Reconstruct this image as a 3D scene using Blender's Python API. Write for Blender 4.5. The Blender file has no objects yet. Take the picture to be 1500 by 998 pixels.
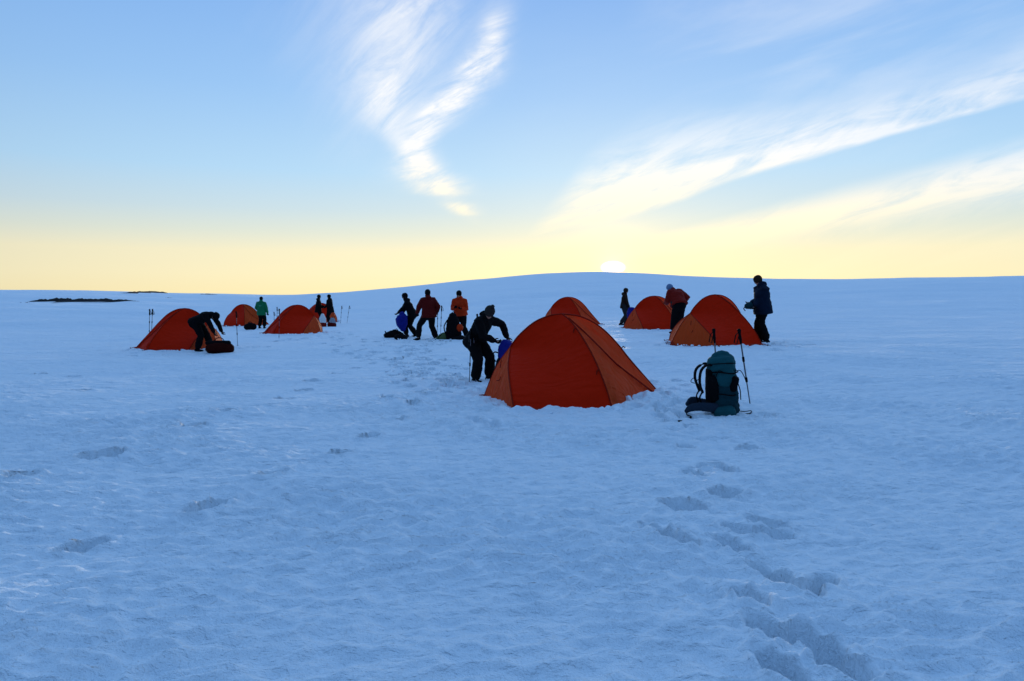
import bpy, bmesh, math, random
import numpy as np
from mathutils import Vector, Matrix, noise as mnoise

SC = bpy.context.scene
COL = SC.collection
R = math.radians
random.seed(7)
RNG = np.random.default_rng(7)

# ------------------------------------------------------------------ camera
CAMZ = 1.5
F = 1040.0
PITCH = math.atan((499 - 428) / F)
cam_d = bpy.data.cameras.new('camera')
cam = bpy.data.objects.new('camera', cam_d)
COL.objects.link(cam)
cam.location = (0, 0, CAMZ)
cam.rotation_euler = (math.pi / 2 - PITCH, 0, 0)
cam_d.sensor_width = 36
cam_d.lens = F / 1500 * 36
cam_d.clip_start = 0.05
cam_d.clip_end = 20000
SC.camera = cam

def ray(px, py):
    x = (px - 750) / F; z = (499 - py) / F
    c, s = math.cos(PITCH), math.sin(PITCH)
    return np.array([x, c + z * s, -s + z * c])      # unit forward distance

def W(px, py, s):                                     # a point seen at px,py where one metre spans s photo pixels
    return np.array([0, 0, CAMZ]) + ray(px, py) * (F / s)

# ------------------------------------------------------------------ noise
_perm = RNG.permutation(256).astype(np.int32)
_perm = np.concatenate([_perm, _perm])
_ga = np.linspace(0, 2 * np.pi, 16, endpoint=False)
_G = np.stack([np.cos(_ga), np.sin(_ga)], 1)

def perlin(x, y):
    xi = np.floor(x).astype(np.int64); yi = np.floor(y).astype(np.int64)
    xf = x - xi; yf = y - yi
    xi &= 255; yi &= 255
    u = xf * xf * xf * (xf * (xf * 6 - 15) + 10); v = yf * yf * yf * (yf * (yf * 6 - 15) + 10)
    def g(ix, iy, dx, dy):
        h = _perm[_perm[ix & 255] + (iy & 255)] & 15
        return _G[h, 0] * dx + _G[h, 1] * dy
    a = g(xi, yi, xf, yf); b = g(xi + 1, yi, xf - 1, yf)
    c = g(xi, yi + 1, xf, yf - 1); d = g(xi + 1, yi + 1, xf - 1, yf - 1)
    return (a + (b - a) * u) * (1 - v) + (c + (d - c) * u) * v

def sstep(a, b, x):
    t = np.clip((x - a) / (b - a), 0, 1)
    return t * t * (3 - 2 * t)

# ------------------------------------------------------------------ terrain
_anch = []
for px, py, s in [(830, 585, 99), (702, 566, 82), (1050, 612, 122), (1040, 504, 57), (1113, 503, 55), (950, 481, 39),
                  (915, 478, 34), (835, 474, 33), (270, 516, 49), (300, 516, 50), (437, 494, 36), (350, 484, 27), (383, 483, 25.5),
                  (475, 473, 23.5), (600, 491, 40), (628, 502, 44), (672, 501, 43), (1300, 500, 50), (1300, 480, 35), (750, 478, 33), (750, 470, 26),
                  (560, 478, 28), (60, 520, 50), (60, 490, 33), (150, 480, 27), (1000, 470, 28), (1450, 470, 28)]:
    p = W(px, py, s); _anch.append((p[0], p[1], p[2]))
for x in (-6, -2.5, 0, 2.5, 6):
    for y in (-6, -2, 0, 2, 4, 6):
        _anch.append((x, y, 0.0))
for x, y in ((-7, 10), (7, 10), (-20, 5), (20, 5), (0, -20), (-20, -20), (20, -20)):
    _anch.append((x, y, 0.0))
_anch = np.array(_anch)

def near_z(x, y):
    x = np.asarray(x, float); y = np.asarray(y, float)
    num = np.zeros_like(x); den = np.full_like(x, 1e-9)
    for ax, ay, az in _anch:
        sg = 0.12 * math.hypot(ax, ay) + 0.9
        w = np.exp(-((x - ax) ** 2 + (y - ay) ** 2) / (2 * sg * sg)) + 1e-5 / (1 + ((x - ax) ** 2 + (y - ay) ** 2) / (sg * sg)) ** 1.5
        num += w * az; den += w
    return num / den

_cr = [(-700, 424), (0, 425.5), (120, 426), (200, 428), (260, 430), (350, 431.5), (430, 432.5), (500, 429), (560, 424), (600, 420), (650, 414.5),
       (700, 410), (760, 404.5), (810, 400.5), (860, 398.8), (900, 398.8), (950, 401), (1000, 404.5), (1060, 407.5), (1150, 409.3), (1250, 409), (1400, 406.5), (1500, 405), (2200, 402)]
_caz = []; _cte = []
for px, py in _cr:
    r_ = ray(px, py); _caz.append(math.atan2(r_[0], r_[1])); _cte.append(r_[2] / math.hypot(r_[0], r_[1]))
_fa = np.linspace(-0.95, 0.95, 400); _ft = np.interp(_fa, _caz, _cte)
_k = np.exp(-np.linspace(-2, 2, 15) ** 2); _k /= _k.sum()
_ft[7:-7] = np.convolve(_ft, _k, 'valid')
RC = 380.0

def base_z(x, y):
    x = np.asarray(x, float); y = np.asarray(y, float)
    r = np.hypot(x, y); az = np.arctan2(x, y)
    te = np.interp(az, _fa, _ft)
    zn = near_z(x, y)
    rr = np.maximum(r, 1e-3)
    k = 46.0 / rr
    zn46 = near_z(x * k, y * k)
    t46 = (zn46 - CAMZ) / 46.0
    t = np.clip((np.log(rr) - math.log(46)) / (math.log(RC) - math.log(46)), 0, 1)
    tt = 1 - (1 - t) ** 2.0
    zf = CAMZ + (t46 * (1 - tt) + te * tt) * np.minimum(rr, RC)
    zf = np.where(rr > RC, zf - 0.05 * np.maximum(rr - RC, 0) ** 2 / (np.maximum(rr - RC, 0) + 60), zf)
    b = sstep(40, 50, r)
    return zn * (1 - b) + zf * b

def gz(x, y):
    return float(base_z(np.array([x]), np.array([y]))[0])

def hit(px, py):                                      # where the sight line meets the ground
    d = ray(px, py)
    t = np.concatenate([np.linspace(1.5, 60, 1500), np.geomspace(60, 379, 500)])
    P = np.array([0, 0, CAMZ])[:, None] + d[:, None] * t
    dz = P[2] - base_z(P[0], P[1])
    i = np.argmax(dz < 0)
    if not (dz < 0).any(): i = len(t) - 1
    return float(P[0, i]), float(P[1, i])

def foot(x, y): return Vector((x, y, gz(x, y)))

def at(px, s):                                        # ground point in the column px at the distance of scale s
    d = F / s
    return foot((px - 750) / F * d, d)

# footprints : x, y, direction, length, width, depth
PR = []
def prt(px, py, ang=None, L=.19, Wd=.095, D=.10):
    x, y = hit(px, py)
    if ang is None: ang = random.uniform(-0.5, 0.5) + math.pi / 2
    PR.append((x, y, ang, L * 0.95 * random.uniform(.9, 1.1), Wd * random.uniform(.9, 1.15), D * random.uniform(.8, 1.2)))
for px, py, a in [(1012, 632, 100), (1005, 660, 95), (1095, 662, 10), (1017, 702, 120), (1040, 688, 10), (1062, 694, 70), (1062, 727, 10), (990, 742, 10), (1012, 745, 150),
                  (965, 782, 130), (995, 795, 150), (1085, 776, 150), (1126, 764, 150), (1135, 780, 160), (1075, 798, 120), (1130, 837, 120), (1168, 860, 150), (1205, 852, 45),
                  (1098, 880, 115), (1130, 930, 115), (1148, 985, 110), (1235, 978, 120), (1195, 940, 120)]:
    prt(px, py, R(a), .138, .073, .20)
for px, py, a in [(120, 808, 45), (300, 752, 40), (316, 745, 50), (400, 703, 40), (497, 668, 45), (540, 641, 45), (588, 622, 70), (605, 603, 60), (140, 679, 25), (160, 676, 25),
                  (32, 708, 25), (285, 633, 20), (330, 613, 20), (405, 600, 25), (417, 588, 30), (445, 574, 30), (455, 563, 30), (495, 548, 30), (540, 530, 40), (520, 539, 40), (108, 550, 20), (60, 548, 10), (120, 572, 10)]:
    prt(px, py, R(a), .15, .075, .20)
def trail(a, b, n, spread, D=.16):
    a = np.array(hit(*a)); b = np.array(hit(*b)); d = b - a; l = np.hypot(*d); nrm = np.array([-d[1], d[0]]) / l; an = math.atan2(d[1], d[0])
    for i in range(n):
        t = (i + random.random() * .6) / n
        p = a + d * t + nrm * random.gauss(0, spread)
        PR.append((p[0], p[1], an + random.gauss(0, .35), random.uniform(.14, .19), random.uniform(.075, .1), D * random.uniform(.6, 1.2)))
trail((690, 585), (600, 515), 46, .4); trail((660, 590), (560, 520), 30, .35); trail((560, 520), (480, 485), 40, .5); trail((600, 515), (640, 505), 14, .4)
trail((720, 575), (650, 545), 16, .5); trail((1000, 620), (960, 590), 10, .3); trail((990, 560), (960, 600), 8, .3); trail((400, 500), (480, 492), 16, .3)
trail((620, 545), (600, 500), 16, .25); trail((580, 540), (450, 500), 18, .4)
def scatter(px, s, n, rad, inner=0):
    c = at(px, s)
    for _ in range(n):
        a = random.uniform(0, 6.28); r_ = math.sqrt(random.uniform(inner * inner, rad * rad))
        PR.append((c.x + r_ * math.cos(a), c.y + r_ * math.sin(a), random.uniform(0, 6.28), random.uniform(.13, .18), random.uniform(.07, .1), random.uniform(.05, .1)))
scatter(830, 100, 26, 2.6, 1.7); scatter(700, 84, 16, .9); scatter(630, 43, 40, 1.8); scatter(1040, 55, 26, 2.6, 1.5); scatter(1113, 55, 12, .7)
scatter(1050, 118, 10, .8); scatter(945, 38, 22, 2.6, 1.2); scatter(280, 48, 24, 2.4, 1.5); scatter(437, 34, 22, 2.4, 1.4); scatter(360, 27, 22, 2.6, 1); scatter(480, 24, 26, 2.5)

# lumpy trodden snow : centre, radius
LUMP = []
for px, s, rad in [(830, 101, 2.0), (700, 88, 1.2), (1040, 55, 2.2), (950, 38, 2.4), (280, 48, 2.0), (437, 34, 2.2), (355, 27, 2.4), (620, 43, 2.0), (480, 24, 3), (1010, 110, .8), (640, 60, 1.4), (660, 78, 1.3), (560, 33, 2)]:
    c = at(px, s); LUMP.append((c.x, c.y, rad))

TENTS_XY = []   # filled below, used for the little berm of snow round each tent

def detail_z(x, y, r, dr):
    def fade(lam): return np.clip((lam / dr - 2.0) / 2.5, 0, 1)
    z = np.zeros_like(x)
    wob = perlin(x * .21 + 5, y * .17) * 1.3
    ca, sa = math.cos(R(14)), math.sin(R(14))
    xr = (x * ca + y * sa); yr = (-x * sa + y * ca) + wob * .35
    z += fade(9) * .08 * perlin(xr / 9 + 3.1, yr / 6 + 1.7)
    z += fade(3) * .085 * perlin(xr / 4.2 + 13.1, yr / 2.0 + 7.7)
    z += fade(1.2) * .036 * perlin(xr / 1.9 + 33.1, yr / .85 + 17.7)
    patch = .55 + .9 * sstep(-.25, .35, perlin(x / 2.3 + 71, y / 1.7 + 9))
    n1 = perlin(xr / .62 + 3.7, yr / .23 + 9.1)
    z += fade(.26) * patch * .028 * (1 - np.abs(n1) * 2.2)
    n2 = perlin(xr / .26 + 53.7, yr / .12 + 39.1)
    z += fade(.13) * patch * .040 * (1 - np.abs(n2) * 2.0)
    z += fade(.07) * .018 * perlin(xr / .09 + 3.3, yr / .06 + 4.4)
    # far drift lines on the plateau and the hill
    far = sstep(25, 70, r)
    z += far * fade(14) * .6 * perlin(x / 34 + 2.2, y / 12 + 5.1)
    z += far * fade(6) * .35 * perlin(x / 15 + 2.2, y / 5 + 15.1)
    m = np.zeros_like(x)
    for cx, cy, rad in LUMP:
        m = np.maximum(m, np.exp(-((x - cx) ** 2 + (y - cy) ** 2) / (rad * rad) * 1.1))
    m = sstep(.12, .6, m)
    l1 = perlin(x / .30 + 7, y / .30 + 3); l2 = perlin(x / .14 + 17, y / .14 + 13)
    z += m * (fade(.3) * .045 * l1 + fade(.14) * .028 * l2)
    for cx, cy, rot in TENTS_XY:
        dx, dy = x - cx, y - cy
        c, s_ = math.cos(-rot), math.sin(-rot)
        u, v = dx * c - dy * s_, dx * s_ + dy * c
        q = np.maximum(np.abs(v) / 1.12, (np.abs(u) * .62 + np.abs(v) * .42) / .90)
        ring = np.exp(-((q - 1.06) / .13) ** 2)
        z += ring * (.022 + .022 * np.clip(l1 + .2, 0, 1) + fade(.14) * .032 * l2)
    return z

def make_ground(M):
    dth = .0016
    a_in = np.arange(-.76, .7601, dth)
    a_l = np.linspace(-math.pi, -.76, 46)[:-1]; a_r = np.linspace(.76, math.pi, 46)[1:-1]
    th = np.concatenate([a_l, a_in, a_r])
    rs = [1.0]
    while rs[-1] < 45: rs.append(rs[-1] * 1.0040)
    while rs[-1] < RC * .995: rs.append(rs[-1] * 1.011)
    while rs[-1] < 2600: rs.append(rs[-1] * 1.08)
    rs = np.array(rs); nr, nt = len(rs), len(th)
    RR, TH = np.meshgrid(rs, th, indexing='ij')
    x = (RR * np.sin(TH)).ravel(); y = (RR * np.cos(TH)).ravel(); r = RR.ravel()
    growth = np.gradient(rs); dr = np.repeat(growth, nt)
    dr = np.maximum(dr, np.where(np.abs(TH.ravel()) > .77, r * .06, 0))
    z = base_z(x, y)
    z += detail_z(x, y, r, np.maximum(dr * .75, 1e-3)) * np.where(np.abs(TH.ravel()) > .77, .5, 1)
    # footprints
    inner = np.where((r < 60) & (np.abs(TH.ravel()) < .77))[0]
    xi, yi = x[inner], y[inner]; dzp = np.zeros(len(inner)); rim = np.zeros(len(inner))
    wx = perlin(xi / .12, yi / .12) * .014; wy = perlin(xi / .12 + 31, yi / .12 + 7) * .014
    ord_ = np.argsort(yi); ys = yi[ord_]
    for fx, fy, an, L, Wd, D in PR:
        lo, hi = np.searchsorted(ys, [fy - .5, fy + .5]); ii = ord_[lo:hi]
        ii = ii[np.abs(xi[ii] - fx) < .5]
        if len(ii) == 0: continue
        dx, dy = xi[ii] - fx + wx[ii], yi[ii] - fy + wy[ii]
        c, s = math.cos(an), math.sin(an)
        a = (dx * c + dy * s) / L; b = (-dx * s + dy * c) / Wd
        q = np.sqrt(a * a + b * b)
        dep = D * (1 - sstep(.74, 1.04, q)) * (1 + .25 * a)
        dzp[ii] = np.maximum(dzp[ii], dep)
        rim[ii] = np.maximum(rim[ii], .018 * np.exp(-((q - 1.3) / .22) ** 2))
    z[inner] += rim * (dzp < .01) * 1.2 - dzp
    nv = nr * nt
    co = np.empty((nv + 1, 3)); co[:nv, 0] = x; co[:nv, 1] = y; co[:nv, 2] = z; co[nv] = (0, 0, 0)
    i, j = np.meshgrid(np.arange(nr - 1), np.arange(nt), indexing='ij')
    j2 = (j + 1) % nt
    q = np.stack([i * nt + j, (i + 1) * nt + j, (i + 1) * nt + j2, i * nt + j2], -1).reshape(-1, 4)[:, ::-1]
    jj = np.arange(nt); tri = np.stack([np.full(nt, nv), (jj + 1) % nt, jj], -1)
    me = bpy.data.meshes.new('snow_ground')
    me.vertices.add(nv + 1); me.vertices.foreach_set('co', co.ravel())
    loops = np.concatenate([q.ravel(), tri[:, ::-1].ravel()]).astype(np.int32)
    me.loops.add(len(loops)); me.loops.foreach_set('vertex_index', loops)
    ls = np.concatenate([np.arange(len(q)) * 4, len(q) * 4 + np.arange(nt) * 3]).astype(np.int32)
    me.polygons.add(len(ls)); me.polygons.foreach_set('loop_start', ls)
    me.polygons.foreach_set('use_smooth', np.ones(len(ls), bool))
    me.update(calc_edges=True)
    me.materials.append(M)
    o = bpy.data.objects.new('snow_ground', me); COL.objects.link(o); o['kind'] = 'structure'
    # upward normals
    if me.polygons[10].normal.z < 0: me.flip_normals()
    return o

# ------------------------------------------------------------------ materials
def mat(name, col, rough=.8, spec=.3, bump=0, bscale=200, transl=0, tcol=None, vary=.0, vscale=3, metal=0, sheen=0, crease=0):
    m = bpy.data.materials.new(name); m.use_nodes = True
    nt = m.node_tree; N = nt.nodes; L = nt.links
    p = N['Principled BSDF']
    p.inputs['Base Color'].default_value = (*col, 1)
    p.inputs['Roughness'].default_value = rough
    p.inputs['Specular IOR Level'].default_value = spec * .22 if not metal else spec
    p.inputs['Metallic'].default_value = metal
    if sheen: p.inputs['Sheen Weight'].default_value = sheen
    tc = N.new('ShaderNodeTexCoord')
    if vary:
        n = N.new('ShaderNodeTexNoise'); n.inputs['Scale'].default_value = vscale; n.inputs['Detail'].default_value = 5
        L.new(tc.outputs['Object'], n.inputs['Vector'])
        mx = N.new('ShaderNodeMix'); mx.data_type = 'RGBA'
        mx.inputs[6].default_value = (*[c * (1 - vary) for c in col], 1); mx.inputs[7].default_value = (*[min(1, c * (1 + vary)) for c in col], 1)
        L.new(n.outputs['Fac'], mx.inputs[0]); L.new(mx.outputs[2], p.inputs['Base Color'])
    if bump:
        n = N.new('ShaderNodeTexNoise'); n.inputs['Scale'].default_value = bscale; n.inputs['Detail'].default_value = 4
        L.new(tc.outputs['Object'], n.inputs['Vector'])
        b = N.new('ShaderNodeBump'); b.inputs['Strength'].default_value = bump; b.inputs['Distance'].default_value = .01
        L.new(n.outputs['Fac'], b.inputs['Height']); L.new(b.outputs[0], p.inputs['Normal'])
    if crease:
        mp = N.new('ShaderNodeMapping'); mp.inputs['Rotation'].default_value = (.5, .4, .9); mp.inputs['Scale'].default_value = (1, 4.5, 1.6)
        L.new(tc.outputs['Object'], mp.inputs[0])
        n2 = N.new('ShaderNodeTexNoise'); n2.inputs['Scale'].default_value = 1.6; n2.inputs['Detail'].default_value = 3; n2.inputs['Distortion'].default_value = 1.2
        L.new(mp.outputs[0], n2.inputs['Vector'])
        b2 = N.new('ShaderNodeBump'); b2.inputs['Strength'].default_value = crease; b2.inputs['Distance'].default_value = .10
        L.new(n2.outputs['Fac'], b2.inputs['Height'])
        if bump: L.new(b2.outputs[0], b.inputs['Normal'])
        else: L.new(b2.outputs[0], p.inputs['Normal'])
        crn = b2.outputs[0]
    if transl:
        t = N.new('ShaderNodeBsdfTranslucent'); t.inputs[0].default_value = (*(tcol or col), 1)
        if crease: L.new(crn, t.inputs['Normal'])
        ms = N.new('ShaderNodeMixShader'); ms.inputs[0].default_value = transl
        L.new(p.outputs[0], ms.inputs[1]); L.new(t.outputs[0], ms.inputs[2]); L.new(ms.outputs[0], N['Material Output'].inputs[0])
    return m

def snow_mat(name='snow'):
    m = bpy.data.materials.new(name); m.use_nodes = True
    nt = m.node_tree; N = nt.nodes; L = nt.links; p = N['Principled BSDF']
    p.inputs['Roughness'].default_value = .68; p.inputs['Specular IOR Level'].default_value = .22
    geo = N.new('ShaderNodeNewGeometry')
    mp = N.new('ShaderNodeMapping'); mp.inputs['Rotation'].default_value = (0, 0, R(-14)); mp.inputs['Scale'].default_value = (1, 1.9, 1)
    L.new(geo.outputs['Position'], mp.inputs[0])
    def noi(sc, det, rough=.6, vec=None):
        n = N.new('ShaderNodeTexNoise'); n.inputs['Scale'].default_value = sc; n.inputs['Detail'].default_value = det; n.inputs['Roughness'].default_value = rough
        L.new(vec or mp.outputs[0], n.inputs['Vector']); return n
    c = noi(.35, 6)
    mx = N.new('ShaderNodeMix'); mx.data_type = 'RGBA'
    mx.inputs[6].default_value = (.80, .88, .955, 1); mx.inputs[7].default_value = (.90, .94, .975, 1)
    L.new(c.outputs['Fac'], mx.inputs[0]); L.new(mx.outputs[2], p.inputs['Base Color'])
    g1 = noi(9, 3, .55); g2 = noi(75, 3, .7, geo.outputs['Position']); g3 = noi(1.3, 8, .6)
    b3 = N.new('ShaderNodeBump'); b3.inputs['Strength'].default_value = .55; b3.inputs['Distance'].default_value = .35; L.new(g3.outputs['Fac'], b3.inputs['Height'])
    b1 = N.new('ShaderNodeBump'); b1.inputs['Strength'].default_value = .7; b1.inputs['Distance'].default_value = .035; L.new(g1.outputs['Fac'], b1.inputs['Height']); L.new(b3.outputs[0], b1.inputs['Normal'])
    b2 = N.new('ShaderNodeBump'); b2.inputs['Strength'].default_value = .8; b2.inputs['Distance'].default_value = .010; L.new(g2.outputs['Fac'], b2.inputs['Height']); L.new(b1.outputs[0], b2.inputs['Normal'])
    L.new(b2.outputs[0], p.inputs['Normal'])
    return m

M = {}
M['snow'] = snow_mat()
M['snow_lump'] = mat('snow_lump', (.84, .89, .94), .7, .1)
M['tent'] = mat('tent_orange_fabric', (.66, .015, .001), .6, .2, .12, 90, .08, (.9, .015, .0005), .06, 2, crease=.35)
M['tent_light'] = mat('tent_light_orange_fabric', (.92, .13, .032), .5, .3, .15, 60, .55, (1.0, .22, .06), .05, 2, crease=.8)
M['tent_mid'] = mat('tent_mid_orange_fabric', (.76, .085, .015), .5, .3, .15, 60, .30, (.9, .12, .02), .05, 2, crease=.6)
M['seam'] = mat('tent_seam', (.28, .012, .003), .6)
M['skirt'] = mat('tent_skirt', (.38, .025, .006), .6, .3, .2, 60)
M['pole'] = mat('pole_metal', (.10, .10, .12), .35, .5, metal=.6)
M['cord'] = mat('guy_cord', (.25, .12, .08), .8)
M['black'] = mat('black_fabric', (.005, .005, .006), .8, .2, .4, 120, vary=.3, vscale=8)
M['navy'] = mat('navy_fabric', (.005, .013, .030), .7, .25, .4, 90, vary=.3, vscale=6)
M['charcoal'] = mat('charcoal_fabric', (.006, .006, .007), .8, .2, .4, 90, vary=.35, vscale=6)
M['brown'] = mat('brown_fabric', (.026, .014, .009), .8, .2, .4, 90, vary=.3, vscale=6)
M['grey'] = mat('grey_fabric', (.028, .026, .026), .8, .2, .4, 90, vary=.3, vscale=6)
M['ltgrey'] = mat('light_grey_knit', (.30, .30, .33), .9, .1, .5, 200, vary=.3, vscale=40)
M['maroon'] = mat('maroon_fabric', (.11, .006, .005), .7, .3, .4, 90, vary=.2, vscale=6)
M['darkred'] = mat('dark_red_fabric', (.035, .004, .003), .8, .2, .4, 90, vary=.3, vscale=6)
M['orange'] = mat('orange_fabric', (.55, .035, .006), .65, .3, .4, 90, vary=.2, vscale=6)
M['red'] = mat('red_fabric', (.20, .010, .006), .65, .3, .4, 90, vary=.2, vscale=6)
M['green'] = mat('green_fabric', (.010, .17, .07), .7, .3, .4, 90, vary=.15, vscale=6)
M['emblem'] = mat('pale_print', (.30, .55, .50), .7)
M['blue'] = mat('blue_fabric', (.008, .014, .20), .55, .4, .3, 60, vary=.25, vscale=9)
M['teal'] = mat('teal_fabric', (.012, .085, .095), .7, .25, .5, 160, vary=.2, vscale=9)
M['teal_dark'] = mat('dark_teal_fabric', (.007, .042, .052), .75, .25, .5, 160, vary=.2, vscale=9)
M['steel'] = mat('greyblue_fabric', (.022, .035, .055), .75, .25, .5, 160)
M['white'] = mat('white_fabric', (.75, .74, .72), .6, .3, .3, 60)
M['lime'] = mat('green_yellow_fabric', (.09, .13, .05), .7, .3, .3, 60, vary=.3, vscale=8)
M['skin'] = mat('skin', (.42, .23, .16), .55, .4, vary=.05)
M['eye'] = mat('eye_dark', (.02, .015, .012), .2, .6)
M['hatgrey'] = mat('dark_grey_knit', (.035, .031, .028), .9, .1, .5, 200, vary=.6, vscale=9)
M['rock'] = mat('dark_rock', (.035, .033, .034), .9, .2, .9, 4, vary=.4, vscale=1)
M['hatbrown'] = mat('brown_knit', (.035, .02, .012), .9, .1, .5, 200, vary=.3, vscale=30)
M['beanie_blue'] = mat('blue_grey_knit', (.16, .24, .38), .9, .1, .5, 200, vary=.2, vscale=30)

# ------------------------------------------------------------------ object helpers
def tag(o, label, cat, group=None, kind=None):
    if label: o['label'] = label
    if cat: o['category'] = cat
    if group: o['group'] = group
    if kind: o['kind'] = kind
    return o

def empty(name, loc, rz=0, scale=1):
    o = bpy.data.objects.new(name, None); COL.objects.link(o)
    o.empty_display_size = .1
    o.location = loc; o.rotation_euler = (0, 0, rz); o.scale = (scale,) * 3
    return o

def link(name, me, m, parent=None, smooth=True):
    o = bpy.data.objects.new(name, me); COL.objects.link(o)
    if not me.materials: me.materials.append(m)
    if smooth:
        me.polygons.foreach_set('use_smooth', np.ones(len(me.polygons), bool))
    if parent: o.parent = parent
    return o

def from_bm(name, bm, m, parent=None, smooth=True):
    bmesh.ops.recalc_face_normals(bm, faces=bm.faces[:])
    me = bpy.data.meshes.new(name); bm.to_mesh(me); bm.free()
    return link(name, me, m, parent, smooth)

def V(*a): return Vector(a)

def frame(d, right=None):
    d = d.normalized()
    if right is None:
        right = d.cross(V(0, 0, 1))
        if right.length < .05: right = d.cross(V(0, 1, 0))
    right = (right - d * right.dot(d))
    if right.length < 1e-4: right = d.orthogonal()
    right.normalize()
    return d, right, right.cross(d).normalized()

def tube(bm, pts, ra, rb=None, right=None, n=14, cap=True, cs=(1, 1)):
    """closed tapered tube through pts, radii ra (along right) and rb; rounded ends"""
    pts = [Vector(p) for p in pts]
    k = len(pts)
    if not hasattr(ra, '__len__'): ra = [ra] * k
    if rb is None: rb = ra
    if not hasattr(rb, '__len__'): rb = [rb] * k
    P, A, B = [], [], []
    d0 = (pts[1] - pts[0]).normalized(); d1 = (pts[-1] - pts[-2]).normalized()
    if cap:
        m0 = min(ra[0], rb[0]) * cs[0]; m1 = min(ra[-1], rb[-1]) * cs[1]
        for f in (.94, .7, .35): P.append(pts[0] - d0 * m0 * f); g = math.sqrt(1 - f * f); A.append(ra[0] * g); B.append(rb[0] * g)
    P += pts; A += list(ra); B += list(rb)
    if cap:
        for f in (.35, .7, .94): P.append(pts[-1] + d1 * m1 * f); g = math.sqrt(1 - f * f); A.append(ra[-1] * g); B.append(rb[-1] * g)
    rings = []; rt = right
    for i, p in enumerate(P):
        a = P[max(i - 1, 0)]; b = P[min(i + 1, len(P) - 1)]
        d, r_, u_ = frame(b - a, rt)
        rt = r_ if right is None else right
        rings.append([bm.verts.new(p + r_ * (A[i] * math.cos(t)) + u_ * (B[i] * math.sin(t))) for t in [2 * math.pi * q / n for q in range(n)]])
    for i in range(len(rings) - 1):
        for q in range(n):
            bm.faces.new((rings[i][q], rings[i][(q + 1) % n], rings[i + 1][(q + 1) % n], rings[i + 1][q]))
    bm.faces.new(rings[0][::-1]); bm.faces.new(rings[-1])

def ell(bm, c, r, axes=None, seg=16):
    c = Vector(c)
    X, Y, Z = axes or (V(1, 0, 0), V(0, 1, 0), V(0, 0, 1))
    mtx = Matrix(((X.x * r[0], Y.x * r[1], Z.x * r[2], c.x), (X.y * r[0], Y.y * r[1], Z.y * r[2], c.y), (X.z * r[0], Y.z * r[1], Z.z * r[2], c.z), (0, 0, 0, 1)))
    bmesh.ops.create_uvsphere(bm, u_segments=seg, v_segments=seg // 2 + 2, radius=1, matrix=mtx)

def box(bm, c, s, rot=None):
    m = Matrix.Translation(Vector(c)) @ (rot.to_4x4() if rot else Matrix()) @ Matrix.Diagonal((*s, 1))
    bmesh.ops.create_cube(bm, size=1, matrix=m)

def volume(name, bm, m, parent, voxel=.012, smooth=6, wrinkle=0, wscale=9, dec=None):
    """fuse overlapping closed shapes into one continuous skin"""
    bmesh.ops.recalc_face_normals(bm, faces=bm.faces[:])
    me = bpy.data.meshes.new('tmp'); bm.to_mesh(me); bm.free()
    o = bpy.data.objects.new('tmp', me); COL.objects.link(o)
    md = o.modifiers.new('r', 'REMESH'); md.mode = 'VOXEL'; md.voxel_size = voxel
    if smooth:
        s = o.modifiers.new('s', 'SMOOTH'); s.factor = .5; s.iterations = smooth
    dg = bpy.context.evaluated_depsgraph_get(); dg.update()
    out = bpy.data.meshes.new_from_object(o.evaluated_get(dg))
    bpy.data.objects.remove(o); bpy.data.meshes.remove(me)
    out.name = name
    if wrinkle:
        n = len(out.vertices); co = np.empty(n * 3); no = np.empty(n * 3)
        out.vertices.foreach_get('co', co); out.vertex_normals.foreach_get('vector', no)
        co = co.reshape(-1, 3); no = no.reshape(-1, 3)
        sd = random.random() * 50
        f = perlin(co[:, 0] * wscale + co[:, 1] * wscale * .8 + sd, co[:, 2] * wscale * 1.6 + co[:, 1] * 3) + .5 * perlin(co[:, 0] * wscale * 2.3 + sd, co[:, 2] * wscale * 3 + co[:, 1] * wscale * 2)
        co += no * (f * wrinkle)[:, None]
        out.vertices.foreach_set('co', co.ravel()); out.update()
    return link(name, out, m, parent)

def spline(pts, n):
    pts = [Vector(p) for p in pts]
    P = [2 * pts[0] - pts[1]] + pts + [2 * pts[-1] - pts[-2]]
    out = []
    for i in range(n + 1):
        t = i / n * (len(pts) - 1); k = min(int(t), len(pts) - 2); f = t - k
        a, b, c, d = P[k:k + 4]
        out.append(.5 * ((2 * b) + (c - a) * f + (2 * a - 5 * b + 4 * c - d) * f * f + (3 * b - a - 3 * c + d) * f ** 3))
    return out

# ------------------------------------------------------------------ tents
HT = 1.27
FL, FR, BR, BL = V(-.64, -1.1, 0), V(.64, -1.1, 0), V(.64, 1.1, 0), V(-.64, 1.1, 0)
LT, RT = V(-1.13, .22, 0), V(1.56, .22, 0)
SL, AP = V(-.72, 0, .80), V(.02, 0, HT)

def rib_left(y, n=28):
    b = V(-.64, y, 0)
    return spline([b, V(-.70, y * .80, .27), V(-.745, y * .42, .56), SL], n // 2)[:-1] + spline([SL, V(-.60, 0, .96), V(-.38, 0, 1.15), V(-.16, 0, 1.245), AP], n - n // 2)

def rib_right(y, n=28):
    b = V(.64, y, 0)
    return spline([b, V(.555, y * .86, .33), V(.42, y * .60, .70), V(.26, y * .33, 1.0), V(.12, y * .13, 1.19), AP], n)

def ridge_right(n=28):
    return spline([RT, V(1.06, .14, .56), V(.80, .06, .87), V(.55, .02, 1.10), V(.28, 0, 1.235), AP], n)

def rib_vest(n=14):
    return spline([LT, V(-1.03, .16, .27), V(-.90, .08, .55), SL], n)

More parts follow.
